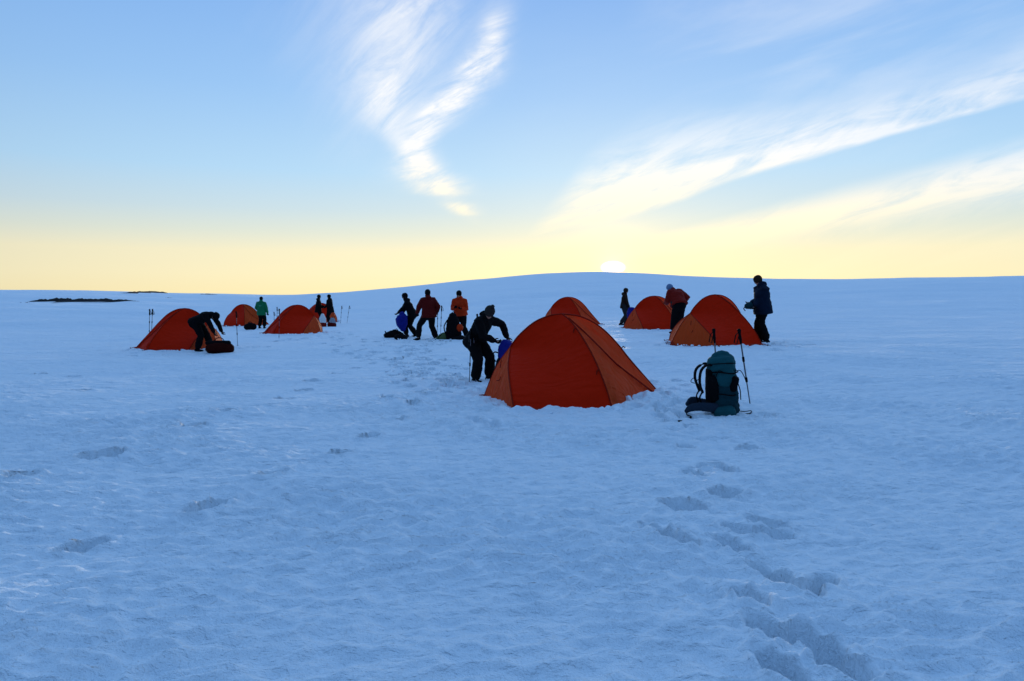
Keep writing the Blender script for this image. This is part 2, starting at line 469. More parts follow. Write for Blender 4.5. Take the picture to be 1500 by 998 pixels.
def panel(name, c1, c2, m, parent, nu=22, sag=.03, folds=None, lbl=None):
    nv = len(c1) - 1
    vs = []
    for j in range(nv + 1):
        row = []
        a, b = c1[j], c2[j]
        for i in range(nu + 1):
            u = i / nu
            row.append(a.lerp(b, u))
        vs.append(row)
    nrm = [[None] * (nu + 1) for _ in range(nv + 1)]
    for j in range(nv + 1):
        for i in range(nu + 1):
            du = vs[j][min(i + 1, nu)] - vs[j][max(i - 1, 0)]; dv = vs[min(j + 1, nv)][i] - vs[max(j - 1, 0)][i]
            nn = du.cross(dv)
            if nn.length < 1e-9: nn = V(0, 0, 1)
            nn.normalize()
            if nn.z < 0 or (abs(nn.z) < .02 and nn.dot(vs[j][i] - V(0, 0, .3)) < 0): nn = -nn
            nrm[j][i] = nn
    sd = random.random() * 30
    me = bpy.data.meshes.new(name); co = []; fc = []
    for j in range(nv + 1):
        for i in range(nu + 1):
            u, v = i / nu, j / nv
            w = 4 * u * (1 - u) * min(1, 3 * v + .25) * min(1, (1 - v) * 4)
            d = -sag * w + .016 * w * mnoise.noise(V(u * 5 + sd, v * 3, 0)) 
            if folds:
                for cu, amp in folds:
                    ang = math.atan2(v + .02, (u - cu) + 1e-6); dist = math.hypot(u - cu, v)
                    d += amp * math.sin(ang * 20 + sd) * math.exp(-dist * 2.6) * min(1, dist * 9) * min(1, 22 * u * (1 - u) + .05)
            p = vs[j][i] + nrm[j][i] * d
            co.append(p)
    for j in range(nv):
        for i in range(nu):
            a = j * (nu + 1) + i
            fc.append((a, a + 1, a + nu + 2, a + nu + 1))
    me.from_pydata([tuple(c) for c in co], [], fc)
    o = link(name, me, m, parent)
    s = o.modifiers.new('thickness', 'SOLIDIFY'); s.thickness = .003
    if lbl: o['label'] = lbl
    return o

def sleeve(name, pts, r, m, parent):
    bm = bmesh.new(); tube(bm, pts, r, n=8); return from_bm(name, bm, m, parent)

def make_tent(label, px, s, rz, scale=1, main=False, dz=0, door='tent_light', vest='tent_light'):
    g = at(px, s)
    t = empty('dome_tent', (g.x, g.y, g.z + dz), rz, scale)
    tag(t, label, 'tent', 'orange dome tents pitched on the snow')
    TENTS_XY.append((g.x, g.y, rz))
    ft = [V(-.64, y, 0) for y in (-1.1, 1.1)]
    for y in (-1.1, 1.1):
        panel('end_panel', rib_left(y), rib_right(y), M['tent'], t, 26, .035, [(0, .008), (1, .012)])
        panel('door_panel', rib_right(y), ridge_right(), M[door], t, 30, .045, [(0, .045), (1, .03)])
        nl = 14; rl = rib_left(y)[:nl + 1]; rv = rib_vest(nl)
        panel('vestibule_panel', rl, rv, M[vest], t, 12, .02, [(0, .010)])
        sleeve('pole_sleeve', rib_left(y), .010, M['seam'], t)
        sleeve('pole_sleeve', rib_right(y), .010, M['seam'], t)
        # the zip running down across the door panel
        rr = rib_right(y); rg = ridge_right(); zp = []
        for k in range(15):
            q = k / 14; u = .04 + .90 * q; v = .80 * (1 - q) ** 1.15 + .015
            j = v * 28; j0 = min(int(j), 27); f = j - j0
            a = rr[j0].lerp(rr[j0 + 1], f); b = rg[j0].lerp(rg[j0 + 1], f)
            p = a.lerp(b, u); out = (p - V(.4, 0, .2)); out.normalize()
            zp.append(p - out * (.045 * 4 * u * (1 - u) * min(1, 3 * v + .25) - .022))
        sleeve('zipper', zp, .011, M['seam'], t)
        # air vent hood near the apex
    sleeve('ridge_sleeve', ridge_right(), .011, M['seam'], t)
    sleeve('vestibule_seam', rib_vest(), .009, M['seam'], t)
    # skirt lying against the snow
    base = [FL, FR, RT, BR, BL, LT, FL]
    bm = bmesh.new(); prev = None; i = 0
    for a, b in zip(base[:-1], base[1:]):
        n = 10
        for k in range(n + (1 if b is base[-1] else 0)):
            p = a.lerp(b, k / n); o_ = V(p.x, p.y, 0).normalized()
            sag_in = -.05 * math.sin(math.pi * k / n)
            p = p + o_ * sag_in
            row = [bm.verts.new(p - o_ * .012 + V(0, 0, .075)), bm.verts.new(p + o_ * (.012 + .008 * math.sin(i * 1.7)) + V(0, 0, .03)), bm.verts.new(p + o_ * .045 + V(0, 0, -.07))]
            if prev:
                for q in range(2): bm.faces.new((prev[q], row[q], row[q + 1], prev[q + 1]))
            prev = row; i += 1
    sk = from_bm('skirt', bm, M['skirt'], t)
    sk.modifiers.new('thickness', 'SOLIDIFY').thickness = .004
    # stakes and guy lines at the corners
    for c, top in ((FL, rib_left(-1.1)[8]), (FR, rib_right(-1.1)[9]), (BR, rib_right(1.1)[9]), (BL, rib_left(1.1)[8]), (LT, None), (RT, None)):
        o_ = V(c.x, c.y, 0).normalized()
        bm = bmesh.new(); tube(bm, [c + o_ * .09 + V(0, 0, -.12), c + o_ * .13 + V(0, 0, .06)], [.007, .009], n=6)
        from_bm('stake', bm, M['pole'], t)
        sleeve('webbing_loop', [c + V(0, 0, .06), c + o_ * .06 + V(0, 0, .05), c + o_ * .12 + V(0, 0, .035)], .008, M['seam'], t)
    if main:
        for p_ in (rib_right(-1.1)[9], rib_right(-1.1)[19]):
            bm = bmesh.new(); tube(bm, [p_ + V(-.01, -.015, 0), p_ + V(-.03, -.04, -.03), p_ + V(-.035, -.035, -.07)], [.008, .012, .005], n=7)
            from_bm('tie_toggle', bm, M['seam'], t)
        bm = bmesh.new(); q = ridge_right()[9]; tube(bm, [q, q + V(.03, -.01, .03), q + V(.05, -.02, .01)], .008, n=7); from_bm('tie_toggle', bm, M['black'], t)
    # small vent slot and tag on the vestibule
    a = rib_left(-1.1)[9]; b = rib_vest(14)[9]
    pv = a.lerp(b, .45)
    bm = bmesh.new(); tube(bm, [pv + V(-.03, -.012, .08), pv + V(-.045, -.014, -.02)], [.014, .009], .006, n=8); from_bm('vent_flap', bm, M['seam'], t)
    a = rib_left(-1.1)[6]; b = rib_vest(14)[6]; pv = a.lerp(b, .5)
    bm = bmesh.new(); tube(bm, [pv + V(.0, -.01, .04), pv + V(-.01, -.012, .0), pv + V(-.05, -.012, -.01)], .007, n=6); from_bm('toggle', bm, M['seam'], t)
    return t

tent_main = make_tent('largest and nearest orange dome tent, between the bobble-hatted person and the teal backpack', 821, 101.5, R(-1), 1.0, True)
make_tent('orange tent peeking up behind the nearest tent, only its rounded top showing', 831, 33, R(0), 1.0)
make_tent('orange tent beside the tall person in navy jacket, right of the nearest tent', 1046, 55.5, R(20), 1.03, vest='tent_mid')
make_tent('orange tent half hidden behind the right-hand tent, blue bag at its left end', 957, 37.5, R(4), 1.02)
make_tent('orange tent furthest left, with a bent person working at its right end', 272, 47, R(176), 1.0, door='tent')
make_tent('closed orange tent with a single trekking pole standing before its left end', 437, 33.5, R(172), 1.0, door='tent')
make_tent('small far orange tent behind the green-jacketed person', 356, 24.8, R(-6), 1.0, door='tent_mid')
make_tent('far orange tent mostly hidden behind the two dark standing people', 471, 21.8, R(170), 1.0, door='tent')

# ------------------------------------------------------------------ people
def ik(a, t, l1, l2, pole):
    a, t = Vector(a), Vector(t); d = t - a; L = d.length
    if L > (l1 + l2) * .995: t = a + d * ((l1 + l2) * .995 / L); d = t - a; L = d.length
    x = (l1 * l1 - l2 * l2 + L * L) / (2 * L); h = math.sqrt(max(l1 * l1 - x * x, 0))
    dn = d / L; p = Vector(pole); p = p - dn * p.dot(dn)
    if p.length < 1e-4: p = dn.orthogonal()
    return a + dn * x + p.normalized() * h, t

def hand(bm, w, d, side_v, grip=.6, k=1.0):
    """palm, four fingers of unequal length and a thumb from the side of the palm, starting at the wrist w towards d"""
    d, r_, n_ = frame(d, side_v)                # r_ across the palm, n_ = palm normal
    tube(bm, [w, w + d * .03 * k, w + d * .085 * k], [.026 * k, .036 * k, .040 * k], [.021 * k, .018 * k, .015 * k], right=r_, n=12)
    for i, ln in enumerate((.068, .078, .072, .056)):
        b = w + d * .082 * k + r_ * ((i - 1.5) * .0215 * k)
        c1 = math.cos(grip * .7); s1 = math.sin(grip * .7); c2 = math.cos(grip * 1.6); s2 = math.sin(grip * 1.6)
        p1 = b + (d * c1 + n_ * s1) * ln * .5 * k; p2 = p1 + (d * c2 + n_ * s2) * ln * .5 * k
        tube(bm, [b - d * .02, b, p1, p2], [.010 * k, .0105 * k, .0098 * k, .008 * k], n=8)
    b = w + d * .035 * k - r_ * .03 * k
    p1 = b + (d * .55 - r_ * .7 + n_ * .35) * .04 * k; p2 = p1 + (d * .85 - r_ * .1 + n_ * .5) * .035 * k
    tube(bm, [b + r_ * .012, b, p1, p2], [.012 * k, .013 * k, .0115 * k, .009 * k], n=8)

def person(label, px, s, P, N, yaw, hd, look, hands, feet, jac, tro, hat, boots='black', glove='black', elbows=None, knees=None, height=1.0, hem=.14, leg=1.22,
           hood=False, bobble=False, fyaw=None, hip_y=0, vox=.013, bulk=1.0, loc=None, straps=False, ponytail=False, emblem=False, peak=False, dz=0):
    g = loc if loc is not None else at(px, s)
    P, N = Vector(P), Vector(N)
    f = V(math.cos(R(yaw)), math.sin(R(yaw)), 0); rt = V(f.y, -f.x, 0)          # rt is the person's own right
    sp = (N - P).normalized(); front = rt.cross(sp) * -1
    if front.dot(f) < 0 and abs(sp.z) > .2: front = -front
    _, _, _ = frame(sp)
    hd = Vector(hd).normalized(); look = Vector(look); look = (look - hd * look.dot(hd)).normalized(); hr = look.cross(hd).normalized()
    TL = (N - P).length
    sh = [N - sp * .055 + rt * .185 * q for q in (-1, 1)]
    hp = [P + rt * .095 * q - sp * .02 for q in (-1, 1)]
    elbows = elbows or [-f * .4 - V(0, 0, .6) - rt * .5, -f * .4 - V(0, 0, .6) + rt * .5]
    knees = knees or [f, f]
    fyaw = fyaw or [yaw, yaw]
    el, wr, kn, an = [], [], [], []
    for q in (0, 1):
        e, w = ik(sh[q], hands[q], .30, .27, elbows[q]); el.append(e); wr.append(w)
        k_, a_ = ik(hp[q], Vector(feet[q]) + V(0, 0, .09), .44, .43, knees[q]); kn.append(k_); an.append(a_)
    HC = N + hd * .165
    # continuous body
    bm = bmesh.new()
    tube(bm, [P - sp * .05, P + sp * .1, P + sp * (TL * .6), N - sp * .07], [.14, .125, .145, .13], [.10, .09, .10, .08], right=rt, n=16)
    tube(bm, [N - sp * .06, N + hd * .02, HC - hd * .05], [.062, .055, .055], n=12)
    ax = (hr, look, hd)
    ell(bm, HC + look * .005, (.076, .095, .115), ax)
    ell(bm, HC + look * .035 - hd * .065, (.052, .055, .048), ax)                # jaw
    ell(bm, HC + look * .100 - hd * .012, (.013, .020, .022), ax, 10)            # nose
    ell(bm, HC + look * .085 - hd * .052, (.024, .012, .008), ax, 10)            # mouth
    ell(bm, HC + look * .083 + hd * .022, (.050, .014, .010), ax, 10)            # brow
    for q in (-1, 1): ell(bm, HC + hr * .078 * q - look * .005 - hd * .005, (.011, .018, .030), ax, 10)
    hd_dirs = []
    for q in (0, 1):
        tube(bm, [sh[q] - rt * .04 * (q * 2 - 1), sh[q], el[q], wr[q]], [.06, .055, .042, .027])
        tube(bm, [hp[q], hp[q].lerp(kn[q], .5), kn[q], kn[q].lerp(an[q], .35), an[q]], [.085, .075, .055, .052, .036])
        fd = V(math.cos(R(fyaw[q])), math.sin(R(fyaw[q])), 0)
        tube(bm, [an[q] - fd * .03 + V(0, 0, -.04), an[q] + fd * .14 + V(0, 0, -.055)], [.034, .032], n=10)
        hdv = (wr[q] - el[q]).normalized(); hd_dirs.append(hdv)
        hand(bm, wr[q] - hdv * .02, hdv, rt, .8, .8)
    body = volume('person', bm, M['skin'], None, vox * .8, 4)
    body.location = (g.x, g.y, g.z + dz); body.scale = (height,) * 3
    tag(body, label, 'person', 'people setting up camp')
    def vol(nm, bm_, m_, **k): return volume(nm, bm_, M[m_], body, **k)
    # eyes
    for q in (-1, 1):
        bm = bmesh.new(); ell(bm, HC + look * .082 + hr * .032 * q + hd * .003, (.012, .010, .009), ax, 8); from_bm('eye', bm, M['eye'], body)
    # trousers
    bm = bmesh.new()
    tube(bm, [P - sp * .03 + V(0, 0, -.03), P + sp * .10], [.165 * bulk, .155 * bulk], [.135 * bulk, .115 * bulk], right=rt, n=18)
    for q in (0, 1):
        mid = kn[q].lerp(an[q], .5)
        tube(bm, [hp[q] + sp * .02, hp[q].lerp(kn[q], .35), kn[q], mid, an[q] + (kn[q] - an[q]).normalized() * .10], [.108 * min(leg, 1.1), .100 * min(leg, 1.25), .080 * leg, .082 * leg, .080 * leg], n=16)
    vol('trousers', bm, tro, voxel=vox, wrinkle=.012, wscale=8)
    for q in (0, 1):
        fd = V(math.cos(R(fyaw[q])), math.sin(R(fyaw[q])), 0); sd_ = V(fd.y, -fd.x, 0)
        bm = bmesh.new()
        tube(bm, [an[q] + V(0, 0, -.045) - fd * .035, an[q] + (kn[q] - an[q]).normalized() * .14], [.052, .058], n=12)
        tube(bm, [an[q] - fd * .06 + V(0, 0, -.045), an[q] + fd * .06 + V(0, 0, -.045), an[q] + fd * .165 + V(0, 0, -.058)], [.042, .048, .042], [.044, .046, .030], right=sd_, n=14)
        vol('boot', bm, boots, voxel=.011, smooth=3)
        bm = bmesh.new()
        hand(bm, wr[q] - hd_dirs[q] * .015, hd_dirs[q], rt, .8, 1.12)
        tube(bm, [wr[q] - hd_dirs[q] * .05, wr[q] + hd_dirs[q] * .01], [.042, .034], n=12)
        vol('glove', bm, glove, voxel=.006, smooth=2)
    # jacket
    bm = bmesh.new()
    hp_c = P - sp * hem
    tube(bm, [hp_c, P + sp * .02, P + sp * TL * .35, P + sp * TL * .68, N - sp * .075, N - sp * .02],
         [.215 * bulk, .198 * bulk, .178 * bulk, .195 * bulk, .175 * bulk, .09], [.185 * bulk, .165 * bulk, .14 * bulk, .14 * bulk, .11 * bulk, .08], right=rt, n=20, cs=(.12, 1))
    for q in (0, 1):
        sg = q * 2 - 1
        fo = wr[q] - hd_dirs[q] * .02
        tube(bm, [sh[q] - rt * .07 * sg, sh[q], sh[q].lerp(el[q], .5), el[q], el[q].lerp(fo, .5), fo], [.085 * bulk, .086 * bulk, .076 * bulk, .068 * bulk, .062 * bulk, .050 * bulk], n=14)
    tube(bm, [N - sp * .05, N + hd * .085], [.092, .086], n=14)
    if hood:
        ell(bm, N - look * .085 + hd * .01, (.105, .065, .075), ax)
    vol('jacket', bm, jac, voxel=vox, wrinkle=.014, wscale=7)
    # hat
    bm = bmesh.new()
    ell(bm, HC + hd * .03 - look * .008, (.092, .112, .110), ax)
    tube(bm, [HC + hd * .012 - look * .004, HC + hd * .05 - look * .006], [.093, .093], [.110, .110], right=hr, n=20)
    if peak: ell(bm, HC + look * .12 + hd * .03, (.065, .06, .010), ax)
    ho = vol('beanie', bm, hat, voxel=.009, smooth=3, wrinkle=.004, wscale=30)
    if bobble:
        bm = bmesh.new(); ell(bm, HC + hd * .165 - look * .01, (.038, .038, .036), ax, 14)
        b_ = vol('bobble', bm, hat, voxel=.008, smooth=1, wrinkle=.012, wscale=60)
    if ponytail:
        bm = bmesh.new(); tube(bm, [HC - look * .08 + hd * .03, HC - look * .13 + hd * .0, HC - look * .13 - V(0, 0, .11)], [.03, .035, .015], n=10)
        vol('ponytail', bm, 'black', voxel=.008, smooth=2)
    if straps:
        for sg in (-1, 1):
            bm = bmesh.new()
            c = P + sp * .06 + rt * .19 * sg * bulk
            tube(bm, [c + V(0, 0, .02), c - V(0, 0, .08)], [.04, .045], [.024, .026], right=front, n=12)
            vol('hip_pouch', bm, 'grey', voxel=.01, smooth=3)
    if emblem:
        ring = []
        cB = P.lerp(N, .66) - f * .0
        bm = bmesh.new(); pts = []
        for k in range(9):
            a = R(200 + k * 17.5); pts.append(V(math.cos(a) * .062, 0, math.sin(a) * .07))
        # a pale winged arc printed on the back; back direction is -f
        yb = -f * .150 * bulk
        tube(bm, [cB + yb + rt * p.x + V(0, 0, p.z + .03) for p in pts], [.004, .014, .018, .02, .022, .02, .018, .014, .004], .006, n=8)
        from_bm('back_emblem', bm, M['emblem'], body)
    return body

# tall person right
person('tall person in navy jacket looking down beside the right-hand tent', 1117, 55, (.0, 0, .93), (-.05, 0, 1.44), 192, (-.50, -.05, .85), (-.7, -.1, -.9),
       [(-.27, .06, 1.04), (-.24, -.14, .95)], [(-.03, .11, 0), (.07, -.12, 0)], 'navy', 'black', 'hatbrown', elbows=[(.2, .3, -.5), (.35, -.3, -.5)], height=1.06, hem=.17, hood=True, bulk=1.26, leg=1.42)
# main bent person with bobble hat
person('nearest person, in bobble beanie, bent over a blue bag beside the nearest tent', 704, 83, (-.10, .08, .86), (.10, -.16, 1.27), -35, (.42, -.62, .62), (.25, -.5, -.9),
       [(.50, .10, .90), (.26, -.10, .84)], [(.16, .16, .03), (-.10, -.06, 0)], 'charcoal', 'black', 'hatgrey', elbows=[(.2, .5, .3), (-.5, -.3, -.5)], knees=[(.5, -.7, .1), (.4, -.8, 0)],
       height=.93, bobble=True, hood=True, straps=True, bulk=1.12, vox=.011, fyaw=[-35, -20], leg=1.25)
# person at the left tent, bent double
person('person in dark clothes bent double at the right end of the leftmost tent', 292, 49.5, (-.08, 0, .90), (.36, -.10, 1.14), -10, (.80, -.05, -.30), (.2, 0, -1),
       [(.66, .12, .50), (.58, -.22, .46)], [(.30, .14, 0), (-.04, -.10, 0)], 'black', 'black', 'black', elbows=[(.4, .3, .3), (.3, -.4, .2)], ponytail=True, bulk=1.08, height=.99, knees=[(1, 0, 0), (1, -.2, 0)])
# green jacket
person('person in green jacket with pale back emblem, seen from behind at the small far tent', 383, 26.8, (0, 0, .92), (.0, -.0, 1.44), 88, (0, .15, 1), (0, 1, -.3),
       [(-.22, .25, .95), (.34, .02, .80)], [(-.13, .02, 0), (.14, .0, 0)], 'green', 'black', 'black', elbows=[(-.5, -.3, -.3), (.6, -.2, 0)], hood=True, bulk=1.18, emblem=True, hem=.18, vox=.015)
# the pair
person('person in dark coat, left one of the far pair, facing right', 466.5, 24.6, (0, 0, .92), (.03, 0, 1.45), 10, (.12, 0, 1), (1, 0, -.3),
       [(.30, .1, 1.05), (.28, -.12, 1.0)], [(-.05, .12, 0), (.08, -.12, 0)], 'black', 'black', 'black', bulk=1.12, hem=.2, hood=True, leg=1.35, vox=.015, height=1.03)
person('person in dark coat, right one of the far pair, facing left', 484, 24.7, (0, 0, .92), (-.04, 0, 1.45), 170, (-.12, 0, 1), (-1, 0, -.3),
       [(-.30, -.1, 1.0), (-.28, .12, 1.05)], [(.05, -.12, 0), (-.08, .12, 0)], 'charcoal', 'black', 'black', bulk=1.14, hem=.2, hood=True, leg=1.35, vox=.015, height=1.03)
# person leaning left over the blue bag
person('person in dark jacket leaning left and holding a blue bag in the middle group', 600, 40.5, (.10, 0, .85), (-.12, .02, 1.32), 185, (-.25, 0, .9), (-.8, -.1, -.6),
       [(-.30, .15, .84), (-.42, -.14, .86)], [(.22, .16, 0), (-.10, -.14, .02)], 'charcoal', 'black', 'black', elbows=[(.1, .3, -.3), (.1, -.3, -.4)], hood=True, bulk=1.1, knees=[(-1, 0, 0), (-1, 0, .2)], fyaw=[190, 175])
# maroon jacket striding
person('person in maroon jacket striding with legs apart in the middle group', 626, 43.6, (.05, 0, .90), (.02, .02, 1.40), 125, (-.05, .12, 1), (-.4, .8, -.4),
       [(-.36, .20, .92), (.26, .12, .88)], [(-.30, -.10, .02), (.28, .10, 0)], 'maroon', 'charcoal', 'black', elbows=[(-.5, -.3, -.3), (.6, -.3, -.2)], bulk=1.28, hem=.12, fyaw=[225, 200], height=1.02, knees=[(-.5, .5, 0), (-.3, .5, 0)], hood=True)
# orange jacket
person('person in bright orange jacket looking down behind dark packs in the middle group', 674, 42.5, (.02, 0, .88), (-.02, -.04, 1.38), -110, (-.05, -.28, .95), (-.2, -.8, -.8),
       [(.06, -.30, 1.05), (-.16, -.28, 1.08)], [(.24, .10, 0), (-.10, -.06, 0)], 'orange', 'charcoal', 'black', elbows=[(.25, .1, -.8), (-.25, .1, -.8)], bulk=1.22, hem=.06, hood=True)
# small person behind right back tent
person('person in brown jacket holding a blue bag left of the half-hidden right tent', 914, 33.2, (.0, 0, .90), (.03, 0, 1.38), -20, (.22, -.1, .95), (.6, -.3, -.7),
       [(.26, .12, .74), (.22, -.14, .80)], [(.08, .12, 0), (-.15, -.10, 0)], 'brown', 'grey', 'hatbrown', hood=True, bulk=1.0, vox=.014, height=.98)
# red jacket person bent behind
person('person in red jacket bent forward between the two right-hand tents', 991, 44, (.06, -.05, .98), (-.03, .20, 1.40), 115, (-.60, .35, .45), (-.5, .5, -.7),
       [(-.26, .30, 1.0), (.24, .32, 1.0)], [(-.08, .10, 0), (.12, -.06, 0)], 'red', 'black', 'beanie_blue', bulk=1.42, hem=.02, straps=True, height=1.05, leg=1.3)

# ------------------------------------------------------------------ trekking poles
def trek(label, px, s, top, h=1.15, strap=1, group='trekking poles stuck upright in the snow', loc=None, k=1.0):
    g = loc or at(px, s)
    t = empty('trekking_pole', g, 0)
    tag(t, label, 'trekking pole', group)
    T = V(top[0], top[1], h); d = T.normalized(); B = -d * .08
    def seg(a, b): return [B.lerp(T, a), B.lerp(T, b)]
    bm = bmesh.new(); tube(bm, seg(.0, .12), [.003, .006], n=8); from_bm('tip', bm, M['pole'], t)
    bm = bmesh.new(); tube(bm, seg(.12, .42), .0075 * k, n=8); tube(bm, seg(.42, .88), .0095 * k, n=8); from_bm('shaft', bm, M['pole'], t)
    for q in (.42, .66):
        bm = bmesh.new(); tube(bm, [B.lerp(T, q - .02), B.lerp(T, q + .02)], .016 * k, n=8); from_bm('clamp', bm, M['black'], t)
    bm = bmesh.new(); tube(bm, [d * .05, d * .056], .030, n=12, cap=False); from_bm('basket', bm, M['black'], t)
    bm = bmesh.new(); tube(bm, [B.lerp(T, .85), B.lerp(T, .90), B.lerp(T, .96), T], [.015 * k, .021 * k, .018 * k, .026 * k], n=10); from_bm('grip', bm, M['black'], t)
    sd = V(strap, -.3, 0).normalized()
    bm = bmesh.new(); tube(bm, [T - d * .01, T + sd * .05 - V(0, 0, .06), T + sd * .07 - V(0, 0, .16), T + sd * .03 - V(0, 0, .18), T - d * .06 + sd * .012], [.010, .012, .014, .011, .008], .004, n=8); from_bm('wrist_strap', bm, M['black'], t)
    return t
trek('leaning trekking pole right of the teal backpack', 1103, 113, (-.16, .05), 1.03, -1)
trek('trekking pole whose grip rises behind the teal backpack', 1056, 108, (-.07, .08), 1.02, -1)
trek('left one of the two trekking poles at the legs of the nearest person', 687, 84, (.035, .0), .98, 1, 'poles beside the nearest person', k=.9)
trek('right one of the two trekking poles at the legs of the nearest person', 697, 84, (-.045, .0), 1.0, 1, 'poles beside the nearest person', k=.9)
trek('trekking pole tip-top showing behind the shoulder of the nearest person', 699, 66, (0, 0), 1.10, 1, k=.9)
trek('left one of the two trekking poles behind the leftmost tent', 217, 42, (.06, 0), 1.20, 1)
trek('right one of the two trekking poles behind the leftmost tent', 220, 42, (.09, 0), 1.20, 1)
trek('trekking pole standing in front of the gap right of the leftmost tent', 347, 46, (-.02, 0), 1.12, 1)
trek('trekking pole stuck in the snow in front of the closed tent with one pole', 408, 38.5, (.04, 0), 1.10, -1)
trek('shorter of the two poles between the far tent and the closed tent', 401.5, 30, (0, 0), .95, 1)
trek('taller of the two poles between the far tent and the closed tent', 405.5, 29, (.02, 0), 1.18, 1)
trek('left one of the two trekking poles standing right of the far pair', 498.5, 24, (.10, 0), 1.08, 1)
trek('right one of the two trekking poles standing right of the far pair', 508, 24, (.17, 0), 1.08, 1)
trek('left one of the two trekking poles right of the maroon-jacketed person', 640, 41, (.04, 0), 1.08, -1)
trek('right one of the two trekking poles right of the maroon-jacketed person', 645, 41, (.05, 0), 1.12, 1)

# ------------------------------------------------------------------ teal backpack
def big_pack():
    g = at(1063, 121)
    t = empty('backpack', g, 0, 1.01); t.rotation_euler = (0, R(-2.5), 0)
    tag(t, 'teal hiking backpack standing alone on the snow, hip belt spread to the left', 'backpack')
    X = V(1, 0, 0)
    ln = lambda z: V(-.055 + z * -.0 + .03 * math.sin(z * 3), 0, z)
    bm = bmesh.new()
    tube(bm, [V(.03, 0, .02), V(.02, 0, .10), V(.0, 0, .25), V(-.0, 0, .42), V(-.01, 0, .56), V(-.02, 0, .64)], [.15, .175, .175, .172, .168, .150], [.12, .14, .14, .135, .13, .12], right=X, n=20)
    volume('main_body', bm, M['teal_dark'], t, .010, 3, .014, 12)
    bm = bmesh.new()
    tube(bm, [V(-.02, -.01, .60), V(-.02, -.01, .68), V(-.022, -.01, .735), V(-.025, -.01, .76)], [.168, .170, .150, .11], [.14, .14, .11, .05], right=X, n=20)
    lid = volume('lid', bm, M['teal'], t, .010, 3, .012, 12)
    bm = bmesh.new(); tube(bm, [V(-.16, -.12, .665), V(-.02, -.165, .672), V(.12, -.12, .665)], .006, n=6); from_bm('lid_zipper', bm, M['black'], lid)
    # front upper pocket and lower bulge facing the camera
    bm = bmesh.new(); ell(bm, (.0, -.115, .50), (.13, .05, .12)); volume('front_pocket', bm, M['teal'], t, .009, 3, .005, 16)
    bm = bmesh.new(); ell(bm, (.06, -.10, .27), (.10, .065, .16)); volume('stretch_pocket', bm, M['teal_dark'], t, .009, 3, .010, 20)
    bm = bmesh.new(); tube(bm, [V(-.08, -.10, .07), V(.03, -.125, .075)], [.085, .095], [.07, .085], right=V(0, 0, 1), n=16); volume('bottom_pocket', bm, M['teal'], t, .009, 3, .007, 18)
    # black side pocket with bottle, on the camera-left
    bm = bmesh.new(); tube(bm, [V(-.135, -.09, .26), V(-.14, -.09, .47)], [.060, .068], [.055, .06], n=14); volume('side_pocket', bm, M['black'], t, .009, 3, .006, 20)
    bm = bmesh.new(); tube(bm, [V(.075, -.155, .36), V(.10, -.15, .48)], [.065, .075], [.035, .04], n=14); volume('mesh_pocket', bm, M['black'], t, .009, 3, .006, 20)
    # back padding towards left
    bm = bmesh.new(); tube(bm, [V(-.165, .0, .12), V(-.175, 0, .35), V(-.165, 0, .58)], [.035, .03, .03], [.11, .11, .10], right=X, n=16); volume('back_padding', bm, M['black'], t, .010, 3, .004, 18)
    # shoulder straps hanging free on the left
    for y, c in ((-.07, 0), (.08, .02)):
        bm = bmesh.new()
        tube(bm, spline([V(-.13, y, .64), V(-.20, y, .655), V(-.27 - c, y, .60), V(-.295 - c, y, .50), V(-.29, y, .40), V(-.265, y, .33)], 14), [.016] * 15, [.032] * 15, right=V(1, 0, .3), n=10)
        tube(bm, spline([V(-.265, y, .33), V(-.30, y, .27), V(-.285, y, .20), V(-.29, y, .13), V(-.20, y, .10)], 10), .007, .012, n=8)
        volume('shoulder_strap', bm, M['black'], t, .007, 1)
        bm = bmesh.new(); tube(bm, spline([V(-.29 - c, y - .01, .50), V(-.335 - c, y - .01, .47), V(-.345 - c, y - .01, .44), V(-.30 - c, y, .42)], 8), .005, n=6); from_bm('sternum_strap', bm, M['black'], t)
    # hip belt wing curving out to the left
    bm = bmesh.new()
    tube(bm, spline([V(-.10, -.10, .13), V(-.20, -.13, .15), V(-.34, -.16, .17), V(-.44, -.14, .15), V(-.475, -.10, .11)], 14), [.060, .062, .062, .060, .058, .056, .054, .052, .050, .048, .044, .040, .036, .03, .026], [.02] * 15, right=V(0, 0, 1), n=12)
    tube(bm, spline([V(-.12, .10, .15), V(-.24, .12, .18), V(-.36, .08, .21), V(-.44, -.0, .18)], 10), [.05] * 8 + [.045, .04, .03], [.018] * 11, right=V(0, 0, 1), n=12)
    hb = volume('hip_belt', bm, M['steel'], t, .008, 2, .003, 20)
    bm = bmesh.new(); tube(bm, spline([V(-.45, -.13, .14), V(-.48, -.14, .08), V(-.43, -.17, .055), V(-.50, -.25, .045), V(-.60, -.32, .03)], 14), .012, .006, n=8); from_bm('belt_webbing', bm, M['black'], hb)
    bm = bmesh.new(); box(bm, (-.60, -.32, .04), (.05, .035, .015)); from_bm('buckle', bm, M['black'], hb)
    # loose webbing on the right and at the foot
    for pts in ([V(.14, -.05, .56), V(.19, -.07, .57), V(.235, -.07, .50), V(.255, -.07, .44)], [V(.165, -.05, .42), V(.185, -.07, .33), V(.19, -.07, .22)],
                [V(.12, -.04, .09), V(.22, -.08, .075), V(.30, -.10, .085), V(.28, -.12, .055), V(.20, -.10, .05)], [V(-.03, -.17, .05), V(-.10, -.24, .03), V(-.14, -.27, .03)],
                [V(-.02, -.18, .05), V(.10, -.20, .03), V(.14, -.26, .03)]):
        bm = bmesh.new(); tube(bm, spline(pts, 12), .009, .005, n=8); from_bm('loose_strap', bm, M['black'], t)
